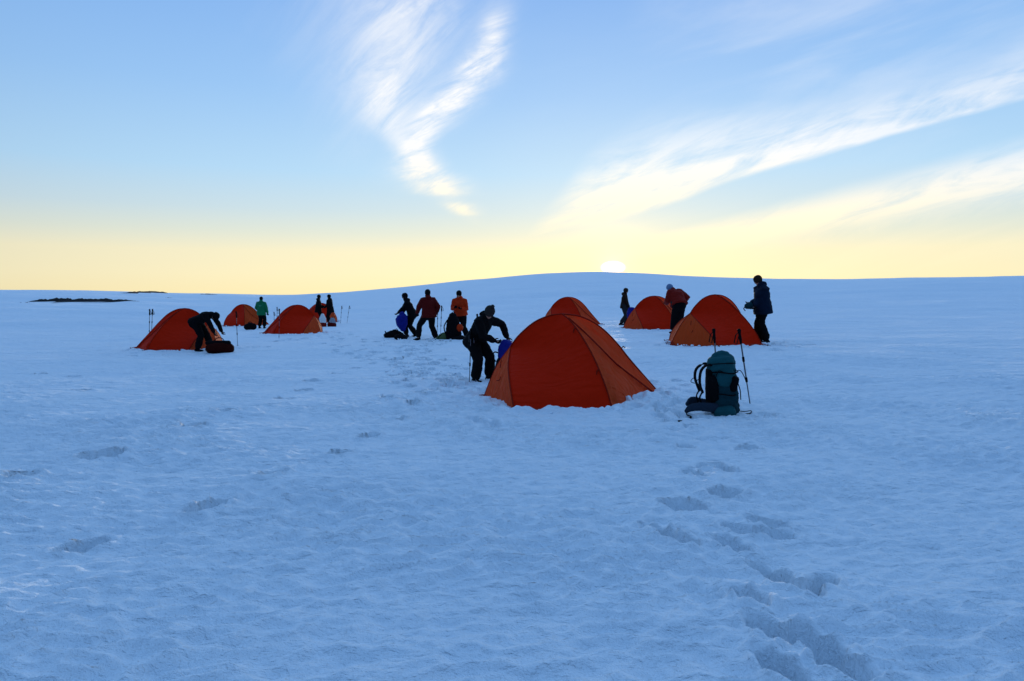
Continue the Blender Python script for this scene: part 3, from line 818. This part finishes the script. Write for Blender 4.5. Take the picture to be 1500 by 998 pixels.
    for z in (.30, .56):
        bm = bmesh.new(); tube(bm, spline([V(-.17, -.07, z), V(-.08, -.16, z + .01), V(.06, -.185, z - .01), V(.16, -.09, z)], 12), .008, .004, right=V(0, 0, 1), n=8); from_bm('compression_strap', bm, M['black'], t)
    bm = bmesh.new(); tube(bm, spline([V(-.13, -.15, .50), V(-.09, -.155, .585), V(-.02, -.165, .56)], 8), .006, n=6); from_bm('ice_axe_loop', bm, M['black'], t)
    return t
big_pack()

# ------------------------------------------------------------------ bags and gear
def sack(name, label, cat, px, s, shape, m, cordm='black', z=0, y=0, group=None, wr=.012, tilt=None, loc=None):
    """soft bag : list of (x,y,z,rx,ry) rings, plus a tied or rolled top"""
    g = loc or at(px, s)
    o = empty(name, (g.x, g.y + y, g.z + z), 0); tag(o, label, cat, group)
    bm = bmesh.new(); tube(bm, [V(a, b, c) for a, b, c, _, _ in shape], [q[3] for q in shape], [q[4] for q in shape], right=V(1, 0, 0) if abs(shape[0][0] - shape[-1][0]) < .25 else V(0, 0, 1), n=18)
    volume('shell', bm, M[m], o, .012, 3, wr, 11)
    a, b, c, rx, ry = shape[-1]
    return o, bm

def closure(o, pts, m='black', name='handle', r=.012):
    bm = bmesh.new(); tube(bm, spline([Vector(p) for p in pts], 10), r, n=8); from_bm(name, bm, M[m], o)

G = 'blue sacks being handled'
o, _ = sack('stuff_sack', 'blue sack held by the nearest person against the nearest tent', 'bag', 734, 88, [(0, 0, 0, .13, .12), (0, 0, .25, .15, .13), (.03, 0, .40, .14, .12), (.04, 0, .50, .11, .10)], 'black', loc=at(736, 84))
bm = bmesh.new(); tube(bm, [V(.04, 0, .50), V(.07, 0, .60), V(.12, 0, .68)], [.13, .16, .17], [.11, .12, .10], right=V(1, 0, 0), n=16); volume('open_top', bm, M['blue'], o, .012, 3, .014, 12)
closure(o, [(-.12, -.02, .42), (-.17, -.05, .5), (-.14, -.03, .58), (-.06, 0, .56)], 'black', 'strap')
o, _ = sack('stuff_sack', 'blue sack held off the snow by the leaning person in the middle group', 'bag', 592, 40.5, [(-.01, 0, .26, .10, .09), (-.04, 0, .42, .20, .16), (-.06, 0, .60, .22, .17), (-.02, 0, .74, .18, .14), (-.04, 0, .80, .10, .09)], 'blue', y=-.25, z=.06)
closure(o, [(-.10, 0, .80), (-.14, 0, .86), (-.05, 0, .87), (0, 0, .80)])
o, _ = sack('stuff_sack', 'blue sack held by the brown-jacketed person at the right-hand tents', 'bag', 923, 34, [(0, 0, .12, .10, .10), (.02, 0, .35, .17, .14), (.03, 0, .56, .20, .15), (.06, 0, .70, .17, .12)], 'blue', y=-.1)
closure(o, [(-.02, 0, .70), (.05, 0, .78), (.12, 0, .70)])
g_ = at(1094, 55)
o, _ = sack('stuff_sack', 'dark teal bundle held by the tall person in navy jacket', 'bag', 1096, 55, [(-.10, 0, .0, .08, .08), (0, 0, .02, .11, .10), (.12, 0, .02, .09, .08)], 'teal_dark', loc=V(g_.x + .09, g_.y - .05, g_.z + 1.0))
closure(o, [(-.12, 0, .0), (-.2, -.02, -.06), (-.16, -.02, -.12)], name='strap')
# left tent : black duffel
o, _ = sack('duffel_bag', 'long black duffel lying under the bent person at the leftmost tent', 'bag', 325, 50.5, [(-.26, 0, .14, .15, .16), (-.1, 0, .16, .17, .18), (.1, 0, .16, .17, .18), (.26, 0, .14, .15, .16)], 'darkred', y=-.2)
closure(o, [(-.15, -.05, .36), (-.05, -.05, .44), (.08, -.05, .44), (.15, -.05, .36)])
bm = bmesh.new(); tube(bm, [V(-.34, -.02, .30), V(.26, -.02, .30)], [.07, .07], n=12); volume('rolled_mat', bm, M['black'], o, .011, 2, .006, 20)
# middle group gear
o, _ = sack('duffel_bag', 'black open bag on the snow left of the leaning person', 'bag', 577, 40.5, [(-.26, 0, .09, .10, .12), (-.1, 0, .13, .14, .16), (.12, 0, .14, .15, .16), (.28, 0, .10, .10, .12)], 'black', y=-.1)
closure(o, [(-.28, 0, .15), (-.31, -.02, .25), (-.26, -.02, .2)], name='strap'); closure(o, [(.06, 0, .27), (.10, 0, .33), (.16, 0, .27)])
bm = bmesh.new(); ell(bm, (.05, -.03, .24), (.12, .10, .07)); volume('top_pocket', bm, M['charcoal'], o, .012, 2, .01, 12)
o, _ = sack('duffel_bag', 'small black bag beside the feet of the leaning person', 'bag', 588.5, 41.5, [(-.16, 0, .07, .09, .10), (0, 0, .09, .12, .12), (.16, 0, .07, .08, .10)], 'charcoal', y=-.2)
closure(o, [(-.1, 0, .16), (-.02, 0, .22), (.08, 0, .16)])
o, _ = sack('backpack', 'big dark backpack standing in front of the orange-jacketed person', 'backpack', 664.5, 44, [(0, 0, .02, .24, .17), (0, 0, .25, .27, .18), (.0, 0, .5, .24, .17), (-.02, 0, .72, .19, .15), (-.02, 0, .84, .13, .11)], 'black', y=-.1)
bm = bmesh.new(); ell(bm, (.22, -.12, .45), (.11, .08, .13)); volume('orange_pocket', bm, M['orange'], o, .012, 2, .01, 12)
closure(o, [(-.2, -.05, .7), (-.3, -.08, .5), (-.27, -.08, .3), (-.2, -.05, .2)], name='shoulder_strap', r=.02)
closure(o, [(-.05, 0, .93), (0, 0, .98), (.04, 0, .93)])
o, _ = sack('duffel_bag', 'low black gear bag lying right of the big dark backpack', 'bag', 676, 44.5, [(-.22, 0, .06, .10, .10), (0, 0, .08, .14, .13), (.25, 0, .05, .08, .09)], 'charcoal', y=-.15)
closure(o, [(-.1, 0, .15), (0, 0, .2), (.1, 0, .14)])
o, _ = sack('stuff_sack', 'green and yellow bag on the snow right of the maroon-jacketed person', 'bag', 648, 44, [(-.20, 0, .03, .06, .10), (-.05, 0, .12, .12, .13), (.10, 0, .18, .14, .12), (.16, 0, .26, .07, .07)], 'lime', y=-.05)
closure(o, [(.02, -.05, .27), (-.1, -.12, .16), (-.2, -.1, .03)], name='strap')
o, _ = sack('gear_mat', 'flat black mat with gear lying before the middle group', 'mat', 652, 44.8, [(-.55, 0, .01, .035, .22), (-.2, 0, .02, .045, .25), (.2, 0, .025, .045, .25), (.7, 0, .02, .035, .2)], 'black', y=-.25, wr=.02)
# pair's sacks
o, _ = sack('stuff_sack', 'white sack with red base between the far pair', 'bag', 475.5, 25.8, [(0, 0, .04, .20, .16), (0, 0, .25, .21, .17), (.02, 0, .48, .19, .15), (.02, 0, .66, .10, .09)], 'white', y=-.5)
bm = bmesh.new(); tube(bm, [V(0, 0, .02), V(0, 0, .16)], [.23, .23], [.19, .19], right=V(1, 0, 0), n=18); volume('red_base', bm, M['red'], o, .012, 2, .008, 11)
closure(o, [(-.02, 0, .72), (.02, 0, .8), (.06, 0, .72)])
o, _ = sack('stuff_sack', 'greyish sack with dark base right of the far pair', 'bag', 488.5, 25.6, [(0, 0, .04, .22, .17), (.03, 0, .22, .21, .17), (.04, 0, .38, .14, .12)], 'ltgrey', y=-.4)
bm = bmesh.new(); tube(bm, [V(0, 0, .02), V(0, 0, .12)], [.25, .25], [.2, .2], right=V(1, 0, 0), n=18); volume('dark_base', bm, M['maroon'], o, .012, 2, .008, 11)
closure(o, [(0, 0, .46), (.04, 0, .53), (.08, 0, .46)])
o, _ = sack('duffel_bag', 'black bag at the open end of the small far tent', 'bag', 371, 27.3, [(-.18, 0, .14, .16, .15), (0, 0, .2, .2, .18), (.2, 0, .16, .17, .15)], 'black', y=-.5)
closure(o, [(-.1, 0, .36), (0, 0, .44), (.1, 0, .36)])

# ------------------------------------------------------------------ rock outcrops far left
def rock(label, px0, px1, py, h):
    a = np.array(hit(px0, py + (0 if py > 434 else 0))); b = np.array(hit(px1, py - .6)); c = (a + b) / 2; Lh = np.hypot(*(b - a)) / 2
    an = math.atan2(b[1] - a[1], b[0] - a[0])
    n, m_ = 60, 10; co = []; fc = []
    sd = random.random() * 99
    dep = Lh * .06 + .5
    for i in range(n + 1):
        u = i / n * 2 - 1
        for j in range(m_ + 1):
            v = j / m_ * 2 - 1
            e = max(0, 1 - abs(u) ** 3) * (.8 + .5 * mnoise.noise(V(u * 4 + sd, 0, 0)) + .35 * mnoise.noise(V(u * 15 + sd, v * 2, 0)))
            zz = max(e, .04) * (1 - v * v) * h - .05
            x = u * Lh; y = v * dep * (.5 + abs(mnoise.noise(V(u * 3 + sd, 5, 0)))) + .8 * dep * mnoise.noise(V(u * 2.2 + sd, 9, 0))
            wx, wy = c[0] + x * math.cos(an) - y * math.sin(an), c[1] + x * math.sin(an) + y * math.cos(an)
            co.append((wx - c[0], wy - c[1], gz(wx, wy) + zz))
    for i in range(n):
        for j in range(m_):
            q = i * (m_ + 1) + j; fc.append((q, q + 1, q + m_ + 2, q + m_ + 1))
    me = bpy.data.meshes.new('rock_outcrop'); me.from_pydata(co, [], fc)
    o = link('rock_outcrop', me, M['rock'], None, False); o.location = (c[0], c[1], 0)
    tag(o, label, 'rocks', 'dark rocks showing through the far snow'); return o
rock('upper long dark rock band at far left, ending above its twin', 42, 138, 441.5, .5)
rock('longest dark rock band at far left, the lower right one', 76, 207, 442.5, .5)
rock('short thin dark rock streak at the very left end', 16, 52, 445.5, .22)
rock('faint small rock streak above the leftmost tent', 236, 256, 437.6, .22)
rock('dark rock strip on the skyline left of the rock dip', 176, 242, 430.2, .8)
rock('small dark rock strip near the skyline above the far tent', 284, 318, 432.8, .45)

# ------------------------------------------------------------------ snow sheet and loose chunks
make_ground(M['snow'])

def chunks():
    bm = bmesh.new()
    def lump(x, y, r):
        z = gz(x, y)
        mt = Matrix.Translation((x, y, z + r * .35 + .02)) @ Matrix.Rotation(random.uniform(0, 6), 4, 'Z') @ Matrix.Rotation(random.uniform(-.5, .5), 4, 'X') @ Matrix.Diagonal((r * random.uniform(.8, 1.5), r * random.uniform(.7, 1.1), r * random.uniform(.5, .9), 1))
        res = bmesh.ops.create_icosphere(bm, subdivisions=2, radius=1, matrix=mt)
        for v in res['verts']:
            n = mnoise.noise_vector(v.co * (1.1 / r)) * r * .55; v.co += n
    for cx, cy, rot in TENTS_XY:
        far = math.hypot(cx, cy)
        n = 170 if far < 14 else 70
        base = [FL, FR, RT, BR, BL, LT]
        for _ in range(n):
            k = random.randrange(6); a, b = base[k], base[(k + 1) % 6]; t = random.random()
            p = a.lerp(b, t); o_ = V(p.x, p.y, 0).normalized(); p = p + o_ * (abs(random.gauss(0, .10)) + .03)
            c, s = math.cos(rot), math.sin(rot)
            lump(cx + p.x * c - p.y * s, cy + p.x * s + p.y * c, random.choice((.02, .025, .03, .035, .05)) * random.uniform(.7, 1.3))
    for px, s, n, rad in ((700, 86, 60, .9), (1015, 110, 25, .7), (650, 70, 50, 1.2), (610, 44, 60, 1.5), (1100, 56, 20, .8)):
        c = at(px, s)
        for _ in range(n):
            a = random.uniform(0, 6.28); r_ = rad * math.sqrt(random.random()); lump(c.x + r_ * math.cos(a), c.y + r_ * math.sin(a), random.uniform(.012, .03))
    o = from_bm('snow_chunks', bm, M['snow_lump'])
    tag(o, 'loose lumps of snow kicked up round the tents and footprints', 'snow', None, 'stuff')
chunks()

# ------------------------------------------------------------------ world
wd = bpy.data.worlds.new('World'); SC.world = wd; wd.use_nodes = True
nt = wd.node_tree; N = nt.nodes; L = nt.links
for n in list(N): N.remove(n)
class E:
    def __init__(s, k): s.k = k
    @staticmethod
    def op(o, a, b=None, c=None, clamp=False):
        n = N.new('ShaderNodeMath'); n.operation = o; n.use_clamp = clamp
        for i, q in enumerate((a, b, c)):
            if q is None: continue
            if isinstance(q, E): L.new(q.k, n.inputs[i])
            else: n.inputs[i].default_value = q
        return E(n.outputs[0])
    def __add__(s, o): return E.op('ADD', s, o)
    __radd__ = __add__
    def __sub__(s, o): return E.op('SUBTRACT', s, o)
    def __rsub__(s, o): return E.op('SUBTRACT', o, s)
    def __mul__(s, o): return E.op('MULTIPLY', s, o)
    __rmul__ = __mul__
    def __truediv__(s, o): return E.op('DIVIDE', s, o)
def clamp01(a): return E.op('ADD', a, 0, clamp=True)
def sm(a, lo, hi):
    n = N.new('ShaderNodeMapRange'); n.interpolation_type = 'SMOOTHSTEP'; L.new(a.k, n.inputs[0])
    n.inputs[1].default_value = lo; n.inputs[2].default_value = hi; return E(n.outputs[0])
def curve(x, lo, hi, pts, vmax=1.0):
    t = clamp01((x - lo) / (hi - lo))
    n = N.new('ShaderNodeFloatCurve'); L.new(t.k, n.inputs['Value'])
    c = n.mapping.curves[0]; pts = sorted(((p[0] - lo) / (hi - lo), p[1] / vmax) for p in pts)
    while len(c.points) < len(pts): c.points.new(.5, .5)
    for p, q in zip(c.points, pts): p.location = q; p.handle_type = 'AUTO_CLAMPED'
    n.mapping.update()
    return E(n.outputs[0]) * vmax
def noi(x, y, sc, det=6, rough=.6, dist=0):
    cb = N.new('ShaderNodeCombineXYZ')
    for i, q in enumerate((x, y)):
        L.new(q.k, cb.inputs[i])
    n = N.new('ShaderNodeTexNoise'); n.inputs['Scale'].default_value = sc; n.inputs['Detail'].default_value = det; n.inputs['Roughness'].default_value = rough; n.inputs['Distortion'].default_value = dist
    L.new(cb.outputs[0], n.inputs['Vector']); return E(n.outputs['Fac'])
def mixc(f, a, b):
    n = N.new('ShaderNodeMix'); n.data_type = 'RGBA'; n.clamp_factor = True
    if isinstance(f, E): L.new(f.k, n.inputs[0])
    else: n.inputs[0].default_value = f
    for i, q in ((6, a), (7, b)):
        if isinstance(q, tuple): n.inputs[i].default_value = (*q, 1)
        else: L.new(q, n.inputs[i])
    return n.outputs[2]

geo = N.new('ShaderNodeTexCoord')
sep = N.new('ShaderNodeSeparateXYZ'); L.new(geo.outputs['Generated'], sep.inputs[0])
dx, dy, dz = (E(sep.outputs[i]) for i in range(3))
sr = ray(898, 392); sr = sr / np.linalg.norm(sr)
SUN_EL = math.asin(sr[2]); SUN_AZ = math.atan2(sr[0], sr[1])
hl = E.op('MAXIMUM', E.op('SQRT', dx * dx + dy * dy), .0001)
cosaz = (dx * float(sr[0]) + dy * float(sr[1])) / (hl * float(math.hypot(sr[0], sr[1])))
el = E.op('MAXIMUM', dz, 0.0)
def ramp(x, stops):
    n = N.new('ShaderNodeValToRGB'); L.new(x.k, n.inputs[0]); r_ = n.color_ramp; r_.interpolation = 'EASE' if False else 'LINEAR'
    while len(r_.elements) < len(stops): r_.elements.new(.5)
    for e, (p, c) in zip(r_.elements, stops): e.position = p; e.color = (*c, 1)
    return n.outputs[0]
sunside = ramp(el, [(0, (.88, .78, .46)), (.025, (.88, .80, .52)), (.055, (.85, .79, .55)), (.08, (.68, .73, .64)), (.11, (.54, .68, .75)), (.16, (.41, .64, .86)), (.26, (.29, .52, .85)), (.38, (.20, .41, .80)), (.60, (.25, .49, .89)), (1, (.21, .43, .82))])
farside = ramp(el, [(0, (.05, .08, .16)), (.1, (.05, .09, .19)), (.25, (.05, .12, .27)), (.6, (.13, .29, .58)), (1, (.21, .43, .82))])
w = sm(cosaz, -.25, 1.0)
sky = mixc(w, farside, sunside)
# clouds
u = dx / E.op('MAXIMUM', dy, .15); v = dz / E.op('MAXIMUM', dy, .15)
frontm = sm(dy, .2, .35)
def uv(px, py):
    r_ = ray(px, py); return r_[0] / r_[1], r_[2] / r_[1]
def cu(pts): return [uv(*p) for p in pts]
# streak one
warp = (noi(u, v, 5, 3) - .5) * .020
th1 = R(17)
s1 = u * math.cos(th1) + v * math.sin(th1); t1 = v * math.cos(th1) - u * math.sin(th1)
fil = noi(s1 * 3.0, t1 * 16.0, 2.2, 8, .62, .6)
fil2 = noi((u * math.cos(R(32)) + v * math.sin(R(32))) * 5, (v * math.cos(R(32)) - u * math.sin(R(32))) * 22, 2.0, 7, .65, .4)
lowB = curve(u, 0, .8, cu([(770, 350), (830, 335), (900, 322), (1000, 290), (1080, 262), (1150, 243), (1300, 200), (1400, 172), (1500, 145), (1580, 120)]), .5)
topB = curve(u, 0, .8, cu([(770, 345), (820, 300), (870, 262), (950, 228), (1050, 205), (1200, 180), (1400, 130), (1500, 95), (1580, 70)]), .5)
vb = v + warp * .6 - lowB
hB = E.op('MAXIMUM', topB - lowB, .004)
prof = sm(vb / hB, -.10, .12) * (1 - sm(vb / hB, .35, 1.9))
gain = curve(u, 0, .8, [(uv(770, 345)[0], .0), (uv(820, 335)[0], .55), (uv(900, 300)[0], .95), (uv(1150, 243)[0], .95), (uv(1350, 180)[0], .75), (uv(1500, 145)[0], .6), (.8, .4)])
cB = prof * gain * clamp01(sm(fil, .24, .70) * .92 + sm(fil2, .30, .72) * .42)
# second streak, lower right
lowC = curve(u, 0, .8, cu([(800, 385), (900, 378), (1000, 368), (1100, 352), (1200, 335), (1300, 318), (1400, 298), (1500, 278), (1580, 262)]), .5)
vc = v + warp * .5 - lowC
hC = curve(u, 0, .8, [(0, .01), (uv(900, 370)[0], .020), (uv(1100, 340)[0], .035), (uv(1300, 300)[0], .050), (uv(1500, 260)[0], .062), (.8, .07)], .1)
cC = sm(vc / hC, -.35, .25) * (1 - sm(vc / hC, .45, 1.35)) * clamp01(sm(fil, .22, .66) * .9 + .25) * curve(u, 0, .8, [(.02, 0), (.12, .5), (.25, .9), (.5, 1), (.72, .9), (.8, .7)])
# thin line beneath
vd = v - lowC + .012
cD = clamp01(1 - E.op('ABSOLUTE', vd) / .016) * sm(fil2, .35, .75) * sm(u, .12, .45) * .35
# wisps, upper left : two arms
wv = (noi(u * 1.0, v * 1.0, 9, 4) - .5) * .045
def arm(cpts, wpts, gpts, seed, ang, fx, fy):
    ctr = curve(v, 0, .5, [(uv(p[0], p[1])[1], uv(p[0], p[1])[0] + .5) for p in cpts], 1.0) - .5
    wid = curve(v, 0, .5, [(uv(640, y)[1], w_) for y, w_ in wpts], .2)
    gn = curve(v, 0, .5, [(uv(640, y)[1], g_) for y, g_ in gpts])
    d = (u + wv - ctr) / E.op('MAXIMUM', wid, .002)
    pr = E.op('EXPONENT', (d * d) * -1.0)
    a = R(ang)
    f = noi((u * math.cos(a) + v * math.sin(a)) * fx + seed, (v * math.cos(a) - u * math.sin(a)) * fy, 3.0, 9, .66, .5)
    fbig = noi(u * 6 + seed, v * 6, 2.0, 4)
    return pr * gn * sm(f, .18, .76) * 1.15 * clamp01(sm(fbig, .25, .6) + .5)
cA1 = arm([(600, 0), (585, 60), (570, 120), (565, 170), (590, 215), (630, 260), (645, 290)], [(0, .075), (80, .060), (160, .042), (220, .02), (290, .015)],
          [(-60, .4), (0, .60), (60, .72), (130, .95), (170, .8), (215, .35), (260, .12), (300, 0)], 0, 42, 2.6, 10)
cA2 = arm([(735, 0), (722, 45), (702, 95), (668, 140), (628, 180), (606, 215), (612, 245), (635, 272), (668, 300), (690, 320)], [(0, .020), (60, .022), (120, .030), (180, .028), (220, .022), (270, .036), (300, .02), (330, .01)],
          [(-20, .0), (10, .2), (50, .7), (110, .9), (160, 1), (210, 1), (265, 1), (285, .75), (293, .25), (303, .8), (318, .1), (335, 0)], 7, 24, 3.6, 15)
cA3 = arm([(560, -50), (530, 60), (520, 150), (540, 260)], [(-50, .12), (60, .10), (150, .06), (250, .05)], [(-50, .3), (0, .22), (100, .2), (200, .12), (280, 0)], 17, 50, 1.6, 7)
# faint veil in the top right and near the horizon
veil = sm(noi(s1 * 1.4 + 4, t1 * 7, 1.8, 6, .55, .4), .42, .80) * .32 * sm(u, -.1, .5) * sm(v, .12, .3)
hz = sm(noi(s1 * 1.2 + 9, t1 * 11, 2.4, 6, .55, .5), .40, .75) * .30 * (1 - sm(v, .06, .14)) * sm(v, .0, .03) * sm(u, -.2, .3)
one = lambda c: 1 - clamp01(c)
tot = 1 - one(cB) * one(cC) * one(cD) * one(cA1 * 1.1) * one(cA2 * 1.35) * one(cA3) * one(veil) * one(hz)
tot = clamp01(tot * frontm)
ccol = mixc(sm(v, .04, .22), (.95, .85, .58), (.86, .88, .92))
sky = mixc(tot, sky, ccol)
# glow round the sun
dt = dx * float(sr[0]) + dy * float(sr[1]) + dz * float(sr[2])
ang = E.op('ARCCOSINE', E.op('MINIMUM', dt, 1.0))
def addc(a, col, fac):
    n = N.new('ShaderNodeVectorMath'); n.operation = 'MULTIPLY_ADD'
    cb = N.new('ShaderNodeCombineXYZ')
    for i in range(3): L.new(fac.k, cb.inputs[i])
    L.new(cb.outputs[0], n.inputs[0]); n.inputs[1].default_value = col; L.new(a, n.inputs[2]); return n.outputs[0]
sky = addc(sky, (.22, .15, .03), E.op('EXPONENT', ang * -5.0))
sky = addc(sky, (6, 3.2, .2), E.op('EXPONENT', ang * -72.0))
# the disc, a little flattened by the low haze
ey = (dz - float(sr[2])) * 1.9; ex = E.op('ARCCOSINE', E.op('MINIMUM', cosaz, 1.0))
disc = 1 - sm(E.op('SQRT', ex * ex + ey * ey) + E.op('MAXIMUM', dt * -1, 0) * 5, .004, .019)
sky = addc(sky, (12, 9, 4), disc)
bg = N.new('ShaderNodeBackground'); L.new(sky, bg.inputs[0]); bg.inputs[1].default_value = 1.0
ns = N.new('ShaderNodeTexSky'); ns.sky_type = 'NISHITA'; ns.sun_disc = False; ns.sun_elevation = SUN_EL; ns.sun_rotation = SUN_AZ; ns.altitude = 900; ns.air_density = 1; ns.dust_density = .4; ns.ozone_density = 1.5
bg2 = N.new('ShaderNodeBackground'); L.new(ns.outputs[0], bg2.inputs[0]); bg2.inputs[1].default_value = .12
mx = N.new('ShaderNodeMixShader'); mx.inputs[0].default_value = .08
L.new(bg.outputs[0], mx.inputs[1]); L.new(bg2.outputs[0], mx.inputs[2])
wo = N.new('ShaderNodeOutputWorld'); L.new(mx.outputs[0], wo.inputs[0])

sd = bpy.data.lights.new('sun', 'SUN'); sd.energy = 2.0; sd.angle = R(.6); sd.color = (1, .86, .66)
so = bpy.data.objects.new('sun', sd); COL.objects.link(so)
lr = ray(898, 392.8); lr = lr / np.linalg.norm(lr)
so.rotation_euler = Vector((float(-lr[0]), float(-lr[1]), float(-lr[2]))).to_track_quat('-Z', 'Y').to_euler()
so.location = (30, 200, 12)

SC.view_settings.view_transform = 'Standard'; SC.view_settings.look = 'None'; SC.view_settings.exposure = .22; SC.view_settings.gamma = 1
SC.render.engine = 'CYCLES'
SC.render.resolution_x = 1024; SC.render.resolution_y = 681
